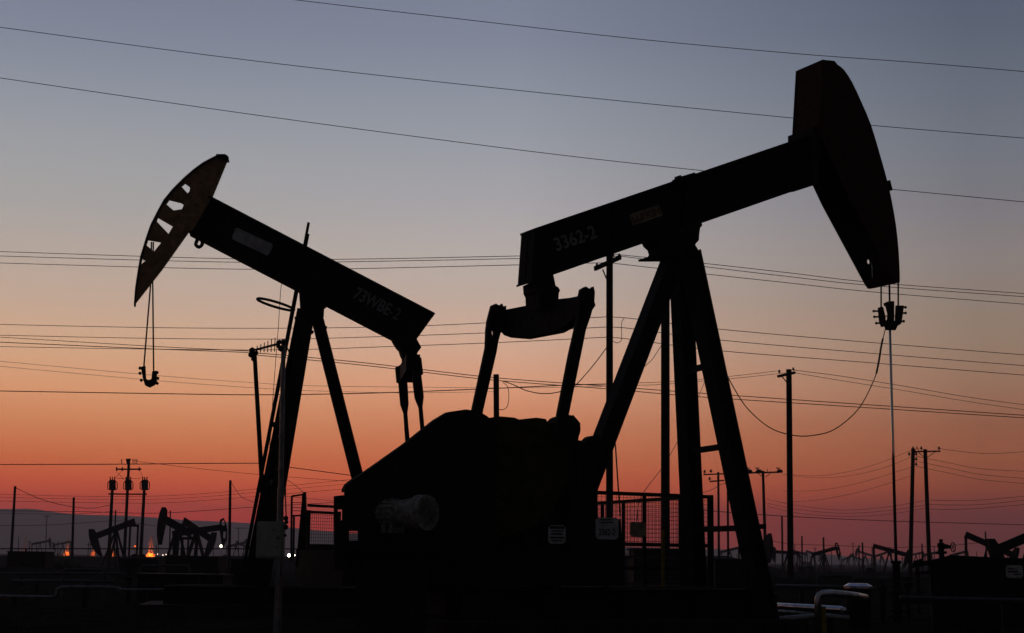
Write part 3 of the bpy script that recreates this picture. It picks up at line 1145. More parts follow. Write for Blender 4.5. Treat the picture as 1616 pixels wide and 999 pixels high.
pole('thin pole rising from the raised tail of the jack over the dark tank', (1555, 839), (1556.5, 870), 150, 2.4, taper=1.05)
# left side
pole('leftmost bare pole with a sagging wire from its top, before the hills', (24, 767), (18, 866), 128, 4.2, taper=1.2)
pole('second bare pole from the left, right of the sagging wire', (116.5, 785), (114, 872), 130, 4, taper=1.2)
pole('bare pole right of the small jacks and the white lamp', (363.5, 758), (362, 872), 120, 4.4, taper=1.15)
pole('stub pole beside the left transformer pole, behind the lowered small jack', (182.5, 805), (181, 850), 185, 2.4, taper=1.05)
pole('stub pole behind the tall raised head of the small jack', (269, 806), (268, 850), 170, 2.2, taper=1.05)
pole('faint thin double-armed lamp post in front of the hills', (74, 814), (72, 866), 320, 1.6, m='galv', name='street_lamp', cat='lamp post', taper=1.1,
     arms=[((69, 814.5, 0), (79, 814.5, 0), 1.2)])
pole('short faint post between the leftmost pole and the orange chimney lights', (29.5, 847), (29, 866), 400, 1.4, m='galv', taper=1.05)
pole('faint short post with a small crossarm right of the white lamp', (376.5, 833), (376.5, 862), 420, 1.3, taper=1.05,
     arms=[((370, 833.5, 0), (390, 833.5, 0), 0.8)])

# transformer platform: three poles, three cans
TP = thing('transformer_bank', 'three-pole structure carrying three pole-mounted transformers over the small jack', 'transformer bank', (at(202, 780, 150).x, 150, 0))
D = 150
def tshaft(x0, y0, x1, y1, w):
    a, b = at(x0, y0, D), at(x1, y1, D)
    base = a + (b - a) * ((a.z + 0.1) / (a.z - b.z))
    bm = BM()
    r = w / 2 * D / FPX
    tube(bm, [a, base], [r * 0.9, r * 1.15], 10)
    put('shaft', bm, 'wood', TP)
tshaft(177.5, 768, 172, 872, 5)
tshaft(203.5, 728, 197, 860, 4.6)
tshaft(228, 768, 222.5, 866, 5)
for (x0, y0, x1, y1, h) in ((184, 740.5, 223, 740.5, 2.4), (171, 779.5, 232, 780, 2.2)):
    bm = BM()
    bar(bm, at(x0, y0, D - 0.25), at(x1, y1, D - 0.25), 0.12, h * D / FPX)
    put('crossarm', bm, 'wood', TP)
for cx in (177.5, 202.5, 228.5):
    bm = BM()
    c0, c1 = at(cx, 773.5, D - 0.5), at(cx, 757, D - 0.5)
    r = 5.2 * D / FPX
    tube(bm, [c0, c0 + Vector((0, 0, 0.05)), c1 - Vector((0, 0, 0.12)), c1], [r * 0.9, r, r, r * 0.75], 16)
    can = put('transformer', bm, 'steel', TP)
    bm = BM()
    for dx in (-3.5, 0, 3.5):
        tube(bm, [at(cx + dx, 757, D - 0.5), at(cx + dx, 752.5, D - 0.5)], 0.06, 6)
    put('bushing', bm, 'porc', can)
    bm = BM()
    for s in (-1, 1):
        tube(bm, [at(cx + s * 5, 759, D - 0.6), at(cx + s * 7.4, 762, D - 0.6), at(cx + s * 7.4, 771, D - 0.6), at(cx + s * 5, 773, D - 0.6)], 0.045, 6)
    put('radiator', bm, 'steel', can)
bm = BM()
for x, y in ((184, 743), (193, 743), (220, 743)):
    tube(bm, [at(x, y, D - 0.4), at(x, y - 6, D - 0.4)], [0.09, 0.06], 6)
for x in (192, 210, 213, 216):
    tube(bm, [at(x, 733, D - 0.4), at(x, 725.5, D - 0.4)], 0.04, 6)
    blob(bm, at(x, 726, D - 0.4), 0.08)
tube(bm, [at(202.5, 733, D - 0.3), at(202.5, 724, D - 0.3)], [0.14, 0.26], 8)
put('insulator', bm, 'porc', TP)
bm = BM()
for a, b in (((193, 742), (180, 757)), ((184, 744), (196, 757)), ((220, 743), (227, 755)), ((197, 755), (222, 755)), ((184, 755), (198, 755))):
    tube(bm, [at(*a, D - 0.4), at(*b, D - 0.5)], 0.018, 4)
put('jumper_wire', bm, 'wire', TP)

# cutouts (dark fuses) perched on the wide crossarm
for cx, lab in ((1182, 'dark fuse cutout at the left end of the wide crossarm'), (1197, 'dark fuse cutout on the wide crossarm just left of the pole top'),
                (1230, 'dark fuse cutout at the far right end of the wide crossarm')):
    D = 134.7
    bm = BM()
    tube(bm, [at(cx - 5, 746, D), at(cx - 1, 743.2, D), at(cx + 3, 743.5, D), at(cx + 5, 745.5, D)], [0.06, 0.16, 0.16, 0.06], 8)
    tube(bm, [at(cx, 743, D), at(cx - 3, 740, D)], 0.025, 5)
    tube(bm, [at(cx - 5, 738, D), at(cx - 2, 739.5, D), at(cx + 1, 738.3, D)], 0.05, 5)
    put('fuse_cutout', bm, 'porc', label=lab, cat='fuse', group='fuse cutouts on the wide crossarm')

# leaning pole and antenna mast beside the left jack
def leanx(T, D, r):
    bm = BM()
    for x, y, q in ((398, 553, 0.1), (396, 560, 0.09), (401, 566, 0.1), (404, 557, 0.08)):
        blob(bm, at(x, y, D - 0.1), q)
    put('clamp', bm, 'steel', T)
pole('leaning pole with lumpy fitting on top, left of the antenna mast', (401.5, 554), (413, 755), 44, 7.5, taper=1.25, m='steel', extra=leanx)

MA = thing('antenna_mast', 'grey antenna mast with a comb-like aerial, in front of the left pump jack', 'antenna mast', (at(442, 900, 27).x, 27, 0))
a, b = at(447.5, 536, 27), at(441, 880, 27)
base = a + (b - a) * ((a.z + 0.05) / (a.z - b.z))
bm = BM()
m1 = a.lerp(base, 0.5)
tube(bm, [a, m1, m1, a.lerp(base, 0.51), base], [0.04, 0.045, 0.062, 0.058, 0.06], 12)
for f in (0.2, 0.33, 0.44):
    q = a.lerp(base, f)
    tube(bm, [q, q + Vector((0, 0, 0.03))], 0.058, 12)
put('pole', bm, 'galv', MA)
bm = BM()
A0, A1 = at(438, 543, 26.9), at(403, 552, 26.9)
tube(bm, [A0, A1], 0.022, 6)
for k in range(6):
    q = A0.lerp(A1, 0.12 + 0.16 * k)
    hh = 0.125 - 0.012 * k
    tube(bm, [q + Vector((0, 0, hh)), q - Vector((0, 0, hh))], 0.009, 5)
put('aerial', bm, 'wire', MA)
bm = BM()
for x, y, r in ((441, 540, 0.05), (439, 546, 0.045), (443, 550, 0.06), (449, 541, 0.055)):
    blob(bm, at(x, y, 26.93), r)
tube(bm, [at(436, 540, 26.93), at(444, 541, 26.93)], 0.018, 6)
put('mounting_bracket', bm, 'steel', MA)
bm = BM()
tube(bm, [at(q.x, q.y, 26.85) for q in spline([(451, 545, 0), (456, 556, 0), (454, 572, 0), (451, 600, 0), (450, 700, 0), (451, 800, 0), (453, 822, 0)], 4)], 0.012, 5)
put('antenna_cable', bm, 'wire', MA)

CB = thing('control_cabinet', 'grey-green electrical cabinet on a post in front of the left pump jack', 'control cabinet', (at(426, 900, 26.6).x, 26.6, 0))
p0, p1 = at(403, 881, 26.6), at(448, 823, 26.6)
bm = BM()
abox(bm, p0.x, p1.x, 26.6, 26.85, p0.z, p1.z)
bmesh.ops.bevel(bm, geom=bm.edges[:], offset=0.02, segments=2, affect='EDGES')
cb = put('cabinet', bm, 'cabinet', CB)
bm = BM()
abox(bm, p0.x + 0.03, p1.x - 0.03, 26.585, 26.598, p0.z + 0.03, p1.z - 0.03)
dr = put('cabinet_door', bm, 'cabinet', CB)
bm = BM()
for x, y, s in ((431, 836, 0.018), (436, 837, 0.014), (430, 862, 0.014), (437, 863, 0.016), (438, 848, 0.03)):
    blob(bm, at(x, y, 26.57), s)
put('latch', bm, 'galv', CB)
bm = BM()
abox(bm, at(435, 900, 26.7).x, at(440, 900, 26.7).x, 26.68, 26.76, -0.05, p0.z)
abox(bm, at(438, 900, 26.7).x, at(443, 900, 26.7).x, 26.62, 26.67, p0.z - 0.35, p0.z)
put('post', bm, 'galv', CB)
bm = BM()
for x, y, s in ((451, 818, 0.05), (452, 824, 0.04), (451, 832, 0.05), (450, 845, 0.03)):
    blob(bm, at(x, y, 26.7), s)
put('conduit_fitting', bm, 'steel', CB)

# ================================================================== FENCES
def grid_panel(bm, A, B, z0, z1, n, step=0.1, r=0.005):
    """welded mesh between posts A and B"""
    L = (B - A).length
    k = step
    d = (B - A).normalized()
    while k < L:
        q = A + d * k
        tube(bm, [Vector((q.x, q.y, z0)), Vector((q.x, q.y, z1))], r, 3, cap=False)
        k += step
    z = z0 + step
    while z < z1:
        tube(bm, [Vector((A.x, A.y, z)), Vector((B.x, B.y, z))], r, 3, cap=False)
        z += step


def fence(label, pA, dA, pB, dB, rails, posts, zlow, rail_h=0.09, step=0.1, gate=False):
    A, B = at(*pA, dA), at(*pB, dB)
    z1 = (A.z + B.z) / 2
    T = thing('guard_fence', label, 'fence', (A.x, A.y, 0), 'wire mesh guard fences')
    A0, B0_ = Vector((A.x, A.y, 0)), Vector((B.x, B.y, 0))
    bm = BM()
    grid_panel(bm, A0, B0_, zlow, z1 - 0.03, 0, step)
    put('wire_mesh', bm, 'wire', T)
    for z in rails:
        bm = BM()
        zz = z1 if z == 'top' else z
        bar(bm, Vector((A.x, A.y, zz)), Vector((B.x, B.y, zz)), 0.06, rail_h)
        put('rail', bm, 'steel', T)
    for f in posts:
        bm = BM()
        q = A0.lerp(B0_, f)
        w = 0.09 if f not in (0, 1) else 0.14
        abox(bm, q.x - w / 2, q.x + w / 2, q.y - 0.04, q.y + 0.04, -0.05, z1 + (0.045 if f in (0, 1) else 0))
        put('post', bm, 'steel', T)
    return T


zr = at(1030, 860, 36.5).z
fence('mesh guard fence beside the large jack rear leg with its corner post at right', (938, 777.5), 35.2, (1121, 784), 36.8, ['top', zr, zr - 0.55], [0, 0.42, 1], 0.25, rail_h=0.085)
fence('lower mesh fence behind, its top rail crossing the other fence', (938, 796), 42.5, (1075, 784), 38.0, ['top', 1.5, 0.8], [0.1, 0.36, 1], 0.3, rail_h=0.085)
fence('small mesh fence between the left jack and the belt guard', (486, 809), 40, (534, 809), 41, ['top', 1.35, 2.72], [0, 1], 1.3, rail_h=0.07, step=0.085)
T = thing('gate', 'narrow tall open gate frame beside the black tapered column', 'gate', (at(465, 880, 41).x, 41, 0))
for x0, y0, x1, y1 in ((460.5, 783, 459.5, 885), (478, 780, 478, 885), (460.5, 783, 478, 780.5), (461, 814, 478, 813.5), (464, 814, 463, 880)):
    bm = BM()
    bar(bm, at(x0, y0, 41), at(x1, y1, 41), 0.05, 0.045)
    put('frame_bar', bm, 'steel', T)
for y in (793, 801, 806):
    bm = BM()
    tube(bm, [at(461, y, 41), at(478, y + 0.5, 41)], 0.009, 4)
    put('tie_rod', bm, 'wire', T)
bm = BM()
pp = [at(x, y, 39.5) for x, y in [(477.5, 778), (481.5, 776), (482.5, 830), (483, 895), (467, 895), (471, 845)]]
poly(bm, [pp], Vector((0, 0.25, 0)))
put('steel_column', bm, 'steel', label='black tapered steel column between the gate frame and the small mesh fence', cat='column')

# signs
def sign(label, x0, y0, x1, y1, D, m, rot=0.0, post=True):
    a, b = at(x0, y1, D), at(x1, y0, D)
    T = thing('sign', label, 'sign', ((a.x + b.x) / 2, D, 0))
    bm = BM()
    abox(bm, a.x, b.x, D, D + 0.012, a.z, b.z)
    bmesh.ops.bevel(bm, geom=[e for e in bm.edges if abs((e.verts[0].co - e.verts[1].co).normalized().y) > 0.9], offset=0.03, segments=3, affect='EDGES')
    put('panel', bm, m, T)
    if post:
        bm = BM()
        cx = (a.x + b.x) / 2
        abox(bm, cx - 0.03, cx + 0.03, D + 0.015, D + 0.07, -0.05, b.z - 0.05)
        put('post', bm, 'steel', T)
    return T, a, b


def inkbars(T, a, b, D, rows, m='ink'):
    w, h = b.x - a.x, b.z - a.z
    for fy, fh, f0, f1 in rows:
        bm = BM()
        abox(bm, a.x + w * f0, a.x + w * f1, D - 0.004, D - 0.0005, a.z + h * (1 - fy - fh), a.z + h * (1 - fy))
        put('text_line', bm, m, T)


T, a, b = sign('square white well number sign reading 3362-2, beside the rear leg', 940, 817, 976, 851, 27.2, 'plate')
inkbars(T, a, b, 27.2, [(0.08, 0.05, 0.2, 0.7), (0.2, 0.05, 0.25, 0.75)])
lettering('3362-2', Vector((a.x + 0.055, 27.197, a.z + 0.07)), Vector((1, 0, 0)), Vector((0, 0, 1)), (b.z - a.z) * 0.3, 'ink', T, width=(b.x - a.x) * 0.72, thick=0.001)
T, a, b = sign('small cream notice with five dark text lines, below the counterweights', 865, 829, 893, 858, 26.6, 'plate')
inkbars(T, a, b, 26.6, [(0.06, 0.13, 0.08, 0.92), (0.28, 0.07, 0.18, 0.86), (0.43, 0.09, 0.16, 0.82), (0.62, 0.1, 0.1, 0.92), (0.8, 0.07, 0.16, 0.8)])
T, a, b = sign('dull brown plate hanging on the mesh guard fence', 994, 824, 1020, 847, 34.9, 'tan', post=False)

bm = BM()
tube(bm, [at(1046.5, 838, 31), Vector((at(1046.5, 838, 31).x, 31, -0.05))], 0.03, 12)
blob(bm, at(1046.5, 838, 31), 0.03)
put('bollard', bm, 'yellow', label='thin yellow bollard at the foot of the thick bare pole', cat='bollard')

# ================================================================== WIRES
def wire(label, pts, D, wpx=1.5, group='overhead wires crossing the dusk sky', cat='wire', name='power_line', seg=6, m='wire'):
    sp = spline([(x, y, 0) for x, y in pts], seg)
    x0, x1 = pts[0][0], pts[-1][0]
    out = []
    for q in sp:
        if isinstance(D, tuple):
            f = (q.x - x0) / (x1 - x0) if x1 != x0 else 0
            d = D[0] + (D[1] - D[0]) * f
        else:
            d = D
        out.append(at(q.x, q.y, d))
    Dm = (D[0] + D[1]) / 2 if isinstance(D, tuple) else D
    bm = BM()
    tube(bm, out, wpx * (0.8 if Dm < 100 else 0.65) / 2 * Dm / FPX, 5)
    put(name, bm, m, label=label, cat=cat, group=group)


wire('topmost wire, entering at the top edge and passing just above the raised head', [(300, -22), (468, 0), (700, 27), (1000, 61), (1260, 85), (1450, 99), (1640, 115)], 52)
wire('second wire from the top, passing behind the middle of the raised solid head', [(-30, 39), (0, 43), (400, 96), (830, 144), (1258, 187), (1400, 200), (1640, 220)], 50)
wire('third wire from the top, meeting the large beam above its pivot', [(-30, 119), (0, 123), (400, 181), (830, 238), (1105, 269), (1290, 287), (1410, 299), (1640, 321)], 48)
# group at y ~400-420, attached to the central pole
wire('upper of three close wires level with the low tip of the open head', [(-30, 396), (0, 397), (240, 405), (400, 409), (560, 409), (820, 404), (968, 401)], (75, 62), 1.4)
wire('middle of three close wires level with the low tip of the open head', [(-30, 403), (0, 404), (240, 411), (400, 414), (560, 413), (820, 408), (977, 404)], (75, 63), 1.4)
wire('lower of three close wires level with the low tip of the open head', [(-30, 414), (0, 415), (240, 422), (400, 425), (560, 424), (820, 418), (943, 415)], (75, 61), 1.4)
wire('upper of three wires running right from the top of the central pole', [(968, 401), (1105, 415), (1240, 430), (1380, 446), (1640, 465)], (62, 70), 1.4)
wire('middle of three wires running right from the top of the central pole', [(977, 404), (1105, 420), (1240, 436), (1380, 451), (1640, 470)], (63, 71), 1.4)
wire('lower of three wires running right from the top of the central pole', [(943, 415), (972, 416), (1110, 432), (1240, 446), (1380, 461), (1640, 482)], (61, 69), 1.4)
# group at y ~512-550
wire('upper of the second set of three wires, behind the left saddle bearing', [(-30, 511), (0, 512), (240, 517), (450, 518), (640, 515), (800, 508), (960, 500)], (78, 62), 1.3)
wire('middle of the second set of three wires, behind the left saddle bearing', [(-30, 528), (0, 529), (240, 534), (450, 535), (640, 530), (800, 524), (960, 516)], (78, 62), 1.3)
wire('lower of the second set of three wires, behind the left saddle bearing', [(-30, 546), (0, 547), (240, 551), (450, 552), (640, 546), (800, 540), (960, 532)], (78, 62), 1.3)
wire('upper of three wires running right from the middle of the central pole', [(960, 500), (1000, 503), (1130, 519), (1380, 541), (1640, 562)], (62, 72), 1.4)
wire('middle of three wires running right from the middle of the central pole', [(960, 516), (1000, 519), (1130, 536), (1380, 558), (1640, 579)], (62, 72), 1.4)
wire('lower of three wires running right from the middle of the central pole', [(960, 532), (1000, 536), (1130, 553), (1380, 573), (1640, 594)], (62, 72), 1.4)
# brownish pairs descending to the right
wire('faint wire ending at the leaning pole, upper of its pair', [(-30, 530), (0, 532), (250, 547), (396, 554)], (60, 44), 1.3)
wire('upper faint brown wire of the pair sloping down behind the left pitman arms', [(-30, 538), (0, 540), (250, 551), (400, 557), (540, 569), (640, 580), (780, 596), (950, 609), (1100, 620), (1300, 634), (1640, 657)], 90, 1.6)
wire('lower faint brown wire of the pair sloping down behind the left pitman arms', [(400, 560), (540, 573), (640, 584), (780, 600), (950, 613), (1100, 626), (1300, 639), (1640, 661)], 92, 1.6)
wire('faint upper wire of the thin pair crossing the carrier bar of the left jack', [(-30, 567), (0, 570), (240, 592), (400, 604), (500, 609), (800, 612), (950, 610)], 140, 0.9)
wire('faint lower wire of the thin pair crossing the carrier bar of the left jack', [(-30, 574), (0, 578), (240, 600), (400, 612), (500, 617), (640, 620), (780, 618)], 142, 0.9)
wire('dark single wire low behind the left jack legs, ending at the central pole', [(-30, 616), (0, 617), (300, 622), (430, 623), (600, 620), (780, 613), (890, 608), (960, 606)], (70, 62), 1.9)
wire('thin wire rising from the central pole to the tall straight pole, upper one', [(960, 606), (1040, 603), (1100, 599), (1170, 592), (1230, 585)], (62, 73), 1.0)
wire('thin wire rising from the central pole to the tall straight pole, lower one', [(960, 609), (1040, 607), (1100, 602), (1170, 596), (1252, 587)], (62, 74), 1.0)
wire('thin upper wire falling right from the tall straight pole with small crossarm', [(1252, 584), (1330, 594), (1430, 610), (1530, 627), (1640, 642)], (74, 90), 1.1)
wire('thin lower wire falling right from the tall straight pole with small crossarm', [(1252, 588), (1330, 601), (1430, 617), (1530, 634), (1640, 650)], (74, 90), 1.0)
# y ~732
wire('dark wire passing over the transformer bank to the left jack ladder', [(-30, 733), (0, 733), (200, 732.5), (300, 731.5), (410, 731)], 95, 1.7)
wire('short dark wire from the left jack legs down to its rear leg', [(445, 736), (500, 743), (560, 751)], 80, 1.6)
wire('faint wire from the transformer bank behind the left jack legs', [(216, 728), (300, 738), (400, 748), (500, 756), (560, 760)], 150, 1.0)
wire('sagging wire between the leftmost pole and the transformer bank', [(25, 770), (60, 786), (90, 795), (125, 801), (150, 801.5), (173, 797)], (128, 150), 1.4)
wire('short sagging wire from the bare pole into the left jack ladder', [(364, 760), (374, 776), (384, 786), (400, 792)], (120, 110), 1.3)
wire('short thin wire from the antenna mast down to the tapered column', [(450, 755), (465, 765), (480, 778)], (60, 40), 1.1)
for i, (dy, w, lab) in enumerate(((0, 0.9, 'uppermost of four faint far wires behind the transformer poles'), (5, 0.8, 'second of four faint far wires behind the transformer poles'),
                                  (11, 0.9, 'third of four faint far wires behind the transformer poles'), (27, 1.3, 'lowest and darkest of four far wires behind the transformer poles'))):
    wire(lab, [(-30, 779 + dy), (120, 783 + dy * 0.9), (240, 783 + dy), (320, 779 + dy), (400, 772 + dy * 1.05), (560, 756 + dy * 1.3)], 260, w)
wire('upper faint wire crossing the hills through the lamp post', [(-30, 809), (60, 811), (120, 811), (180, 807)], 300, 0.9)
wire('lower faint wire crossing the hills behind the lowered small jack', [(-30, 829), (60, 829), (120, 826), (185, 822), (230, 828), (262, 832)], 240, 1.1)
wire('thin far wire right of the left jack legs above the small mesh fence', [(450, 783), (500, 788), (560, 794)], 260, 0.9)
# right
wire('dark single wire crossing low behind the twin poles at right', [(1080, 803), (1130, 807), (1245, 815), (1400, 822), (1640, 829)], (100, 110), 1.6)
wire('lowest right wire just above the distant jacks', [(1205, 851), (1245, 858), (1320, 861), (1400, 864), (1480, 862), (1530, 858), (1556, 855)], 200, 1.1)
for lab, pts in (('faint wire from the twin poles sagging left, topmost', [(1236, 748), (1290, 751), (1340, 744), (1390, 730), (1441, 709)]),
                 ('faint wire from the twin poles sagging left, second', [(1236, 749), (1290, 754), (1345, 750), (1395, 738), (1441, 720)]),
                 ('faint wire from the twin poles sagging left, third', [(1236, 775), (1290, 774), (1345, 765), (1395, 751), (1441, 736)]),
                 ('faint wire from the twin poles sagging left, fourth', [(1236, 793), (1290, 789), (1345, 779), (1395, 765), (1441, 750)]),
                 ('faint wire low behind the polished rod, upper of three', [(1211, 788), (1260, 798), (1330, 805), (1400, 800), (1460, 790)]),
                 ('faint wire low behind the polished rod, middle of three', [(1211, 794), (1260, 804), (1330, 810), (1400, 806), (1460, 797)]),
                 ('faint wire low behind the polished rod, lower of three', [(1211, 799), (1260, 810), (1330, 815), (1400, 812), (1460, 802)])):
    wire(lab, pts, (136, 110), 0.75)
for lab, pts in (('wire leaving the twin poles to the right, topmost', [(1483, 708), (1520, 713), (1560, 716), (1600, 714), (1640, 711)]),
                 ('wire leaving the twin poles to the right, second', [(1446, 720), (1500, 731), (1550, 740), (1640, 745)]),
                 ('wire leaving the twin poles to the right, third', [(1446, 728), (1500, 739), (1550, 749), (1640, 757)]),
                 ('wire leaving the twin poles to the right, fourth', [(1446, 736), (1500, 747), (1550, 757), (1640, 765)]),
                 ('upper of three low sagging wires right of the twin poles', [(1462, 789), (1500, 790), (1550, 789), (1640, 781)]),
                 ('middle of three low sagging wires right of the twin poles', [(1462, 796), (1500, 797), (1550, 796), (1640, 787)]),
                 ('lower of three low sagging wires right of the twin poles', [(1462, 803), (1500, 804), (1550, 802), (1640, 794)])):
    wire(lab, pts, (110, 130), 1.0)
# thick service drops and guys
wire('thick drooping cable from the central pole to the short stub pole', [(959, 546), (943, 568), (925, 590), (905, 610), (880, 619), (855, 621), (830, 616), (810, 607), (793, 601)], (62, 58), 2.0, cat='cable', name='service_cable', group='drooping service cables')
wire('short curled cable hanging beside the stub pole', [(793, 603), (801, 610), (803, 625), (801, 640), (795, 646), (787, 646)], 57.8, 1.4, cat='cable', name='service_cable', group='drooping service cables')
wire('short looped jumper cable beside the central pole', [(985, 502), (981, 510), (981, 530), (980, 538), (973, 541), (966, 537)], 61.7, 1.3, cat='cable', name='service_cable', group='drooping service cables')
wire('thin slack cable beside the thick bare pole, running down behind the fence', [(1045, 543), (1030, 566), (1018, 578)], 60, 1.3, cat='cable', name='service_cable', group='drooping service cables')
wire('long thin guy cable passing behind the front legs down to the brown plate', [(1116, 592), (1104, 622), (1090, 655), (1070, 695), (1045, 738), (1022, 768), (1009, 790), (1005, 822)], (70, 40), 1.2, cat='cable', name='guy_cable', group='drooping service cables')
wire('slanting cable from the second two-armed pole down to the jack legs', [(1148, 762), (1137, 765), (1125, 772), (1105, 779)], 118, 1.1, cat='cable', name='service_cable', group='drooping service cables')
wire('thin steel guy leaning against the central pole above the fence', [(971, 700), (975, 760), (979, 815)], 50, 3.0, cat='cable', name='guy_cable', group='drooping service cables')

# ================================================================== PIPES, TANKS AND LOW EQUIPMENT
def pipe(label, pts3, r, m='pipe', group='pipelines on the ground', sup=True):
    bm = BM()
    T = thing('pipeline', label, 'pipe', (pts3[0].x, pts3[0].y, 0), group)
    tube(bm, pts3, r, 12)
    put('pipe', bm, m, T, smooth=True)
    if sup:
        a, b = pts3[0], pts3[-1]
        n_ = max(2, int((b - a).length / 6))
        for i in range(n_):
            q = a.lerp(b, (i + 0.5) / n_)
            j = min(range(len(pts3) - 1), key=lambda k: abs((pts3[k] + pts3[k + 1]).x / 2 - q.x))
            s0, s1 = pts3[j], pts3[j + 1]
            t = 0.5 if abs(s1.x - s0.x) < 1e-3 else min(1, max(0, (q.x - s0.x) / (s1.x - s0.x)))
            q = s0.lerp(s1, t)
            if q.z > r + 0.1:
                bm = BM()
                abox(bm, q.x - 0.06, q.x + 0.06, q.y - 0.06, q.y + 0.06, -0.1, q.z - r + 0.01)
                put('support', bm, 'steel', T)
    return T


pipe('pale pipe at lower left stepping up once near the left edge', [at(-30, 941, 42), at(84, 943, 42), at(90, 938, 42), at(91, 930, 42), at(97, 927, 42), at(166, 927, 42), at(190, 929, 42)], 0.05, m='dullpipe')
pipe('pale pipe below the left small jacks ending in a short elbow', [at(186, 931, 40), at(240, 931, 40), at(330, 928, 40), at(355, 927, 40), at(359, 930, 40), at(358, 942, 40)], 0.035, m='dullpipe')
pipe('short pale pipe beside the left pump jack foundation', [at(361, 939, 39), at(387, 939, 39)], 0.035, m='dullpipe')
pipe('long dark pipe on a rack in front of the hills', [at(-30, 866, 120), at(120, 866, 120), at(330, 866, 120), at(540, 866.5, 120)], 0.045, m='steel')
pipe('upper bright pipe at lower right running out from under the large jack', [at(1215, 956, 33.5), at(1260, 958, 33), at(1328, 962, 32.2), at(1334, 964, 32.1)], 0.07)
pipe('thin dull pipe between the two bright ones at lower right', [at(1215, 964, 33), at(1250, 966, 32.6), at(1290, 971, 32)], 0.035, m='galv')
pipe('lower bright pipe at lower right, curving toward the goalpost pipe', [at(1215, 979, 32), at(1245, 976, 32), at(1300, 972, 32), at(1340, 976, 32)], 0.06, m='galv')
pipe('goalpost shaped bent pipe at lower right, nearest the camera', [at(1291, 999, 26), at(1291, 945, 26), at(1293, 940, 26), at(1298, 937, 26), at(1310, 936, 26), at(1350, 940, 26.5), at(1366, 943, 27)], 0.06, m='midpipe', sup=False)
bm = BM()
q = at(1299, 957, 26.3)
tube(bm, [q, Vector((q.x, q.y, -0.05))], 0.045, 12)
put('bollard', bm, 'yellow', label='short yellow post just inside the goalpost shaped pipe', cat='bollard')
T = thing('chemical_tank', 'low dark tank with a pale shining lid at lower right', 'tank', (at(1354, 930, 34).x, 34, 0))
c0 = at(1354, 927, 34)
bm = BM()
tube(bm, [Vector((c0.x, 34, 0)), Vector((c0.x, 34, c0.z - 0.02))], 0.28, 24)
put('tank_body', bm, 'steel', T)
bm = BM()
tube(bm, [Vector((c0.x, 34, c0.z - 0.02)), Vector((c0.x, 34, c0.z + 0.03)), Vector((c0.x, 34, c0.z + 0.09))], [0.31, 0.31, 0.2], 24)
put('tank_lid', bm, 'pipe', T)

# dark steel vessel at the right edge with its valve and sign
DX = 34.0
T = thing('steel_tank', 'long black rectangular steel tank at the right edge of the photo', 'tank', (at(1545, 950, DX).x, DX, 0))
bm = BM()
pl_ = [at(x, y, DX) for x, y in [(1468, 884), (1500, 876), (1530, 878), (1700, 884)]]
pp = [Vector((pl_[0].x, DX, 0.0))] + pl_ + [Vector((pl_[-1].x, DX, 0.0))]
poly(bm, [pp], Vector((1.1, 2.2, 0)))
put('tank_body', bm, 'steel', T)
for x in (1478, 1515, 1560, 1605):
    bm = BM()
    q = at(x, 888, DX - 0.03)
    abox(bm, q.x - 0.03, q.x + 0.03, DX - 0.06, DX - 0.003, 0.05, q.z)
    put('stiffener', bm, 'steel', T)
V = thing('gate_valve', 'dark gate valve with spoked hand wheel on top of the black tank', 'valve', at(1487, 878, 34.8))
bm = BM()
v0 = at(1487, 880, 34.8)
vt = at(1485, 851, 34.8)
tube(bm, [Vector((v0.x, 34.8, v0.z)), Vector((v0.x, 34.8, v0.z + 0.12)), Vector((v0.x - 0.02, 34.8, v0.z + 0.16)), at(1485, 863, 34.8), at(1485, 857, 34.8), at(1485, 856, 34.8), at(1485, 851, 34.8)],
     [0.05, 0.05, 0.07, 0.05, 0.03, 0.045, 0.045], 12)
tube(bm, [at(1480, 861, 34.8), at(1490, 861, 34.8)], 0.06, 8)
tube(bm, [at(1487, 862.5, 34.8), at(1495, 862.5, 34.8), at(1500, 863.5, 34.7)], [0.07, 0.05, 0.03], 10)
tube(bm, [at(1477, 873, 34.8), at(1484, 873, 34.8)], 0.02, 8)
tube(bm, [at(1488, 872, 34.8), at(1494, 872, 34.8)], 0.03, 8)
put('valve_body', bm, 'steel', V)
bm = BM()
wc = at(1504, 863.5, 34.7)
ax1 = Vector((0.8, 0.6, 0))
rng = [wc + ax1 * (0.085 * math.cos(k * math.pi / 10)) + Vector((0, 0, 0.105 * math.sin(k * math.pi / 10))) for k in range(20)]
tube(bm, rng, 0.011, 6, closed=True)
for k in range(0, 20, 4):
    tube(bm, [wc, rng[k]], 0.008, 5)
put('hand_wheel', bm, 'steel', V)
T, a, b = sign('pale notice with dark scribble on the black tank at the right edge', 1588, 892, 1614, 912, DX - 0.1, 'plate', post=False)
inkbars(T, a, b, DX - 0.1, [(0.25, 0.1, 0.1, 0.5), (0.45, 0.12, 0.1, 0.7), (0.68, 0.07, 0.4, 0.9)])

# low pipework between the rod and the tank
T = thing('pipe_manifold', 'dark tangle of pipes and valves right of the wellhead', 'pipe manifold', (at(1455, 890, 45).x, 45, 0))
for pts, r in (([(1440, 893), (1462, 888), (1476, 890)], 0.07), ([(1443, 905), (1470, 903)], 0.05), ([(1448, 886), (1448, 912)], 0.06), ([(1470, 884), (1471, 912)], 0.05), ([(1442, 888), (1455, 884)], 0.05)):
    bm = BM()
    tube(bm, [at(x, y, 45) for x, y in pts], r, 8)
    put('pipe', bm, 'steel', T)
bm = BM()
q = at(1448, 912, 45)
q2 = at(1471, 912, 45)
for k in (q, q2):
    abox(bm, k.x - 0.06, k.x + 0.06, 44.95, 45.05, -0.1, k.z + 0.1)
put('support', bm, 'steel', T)

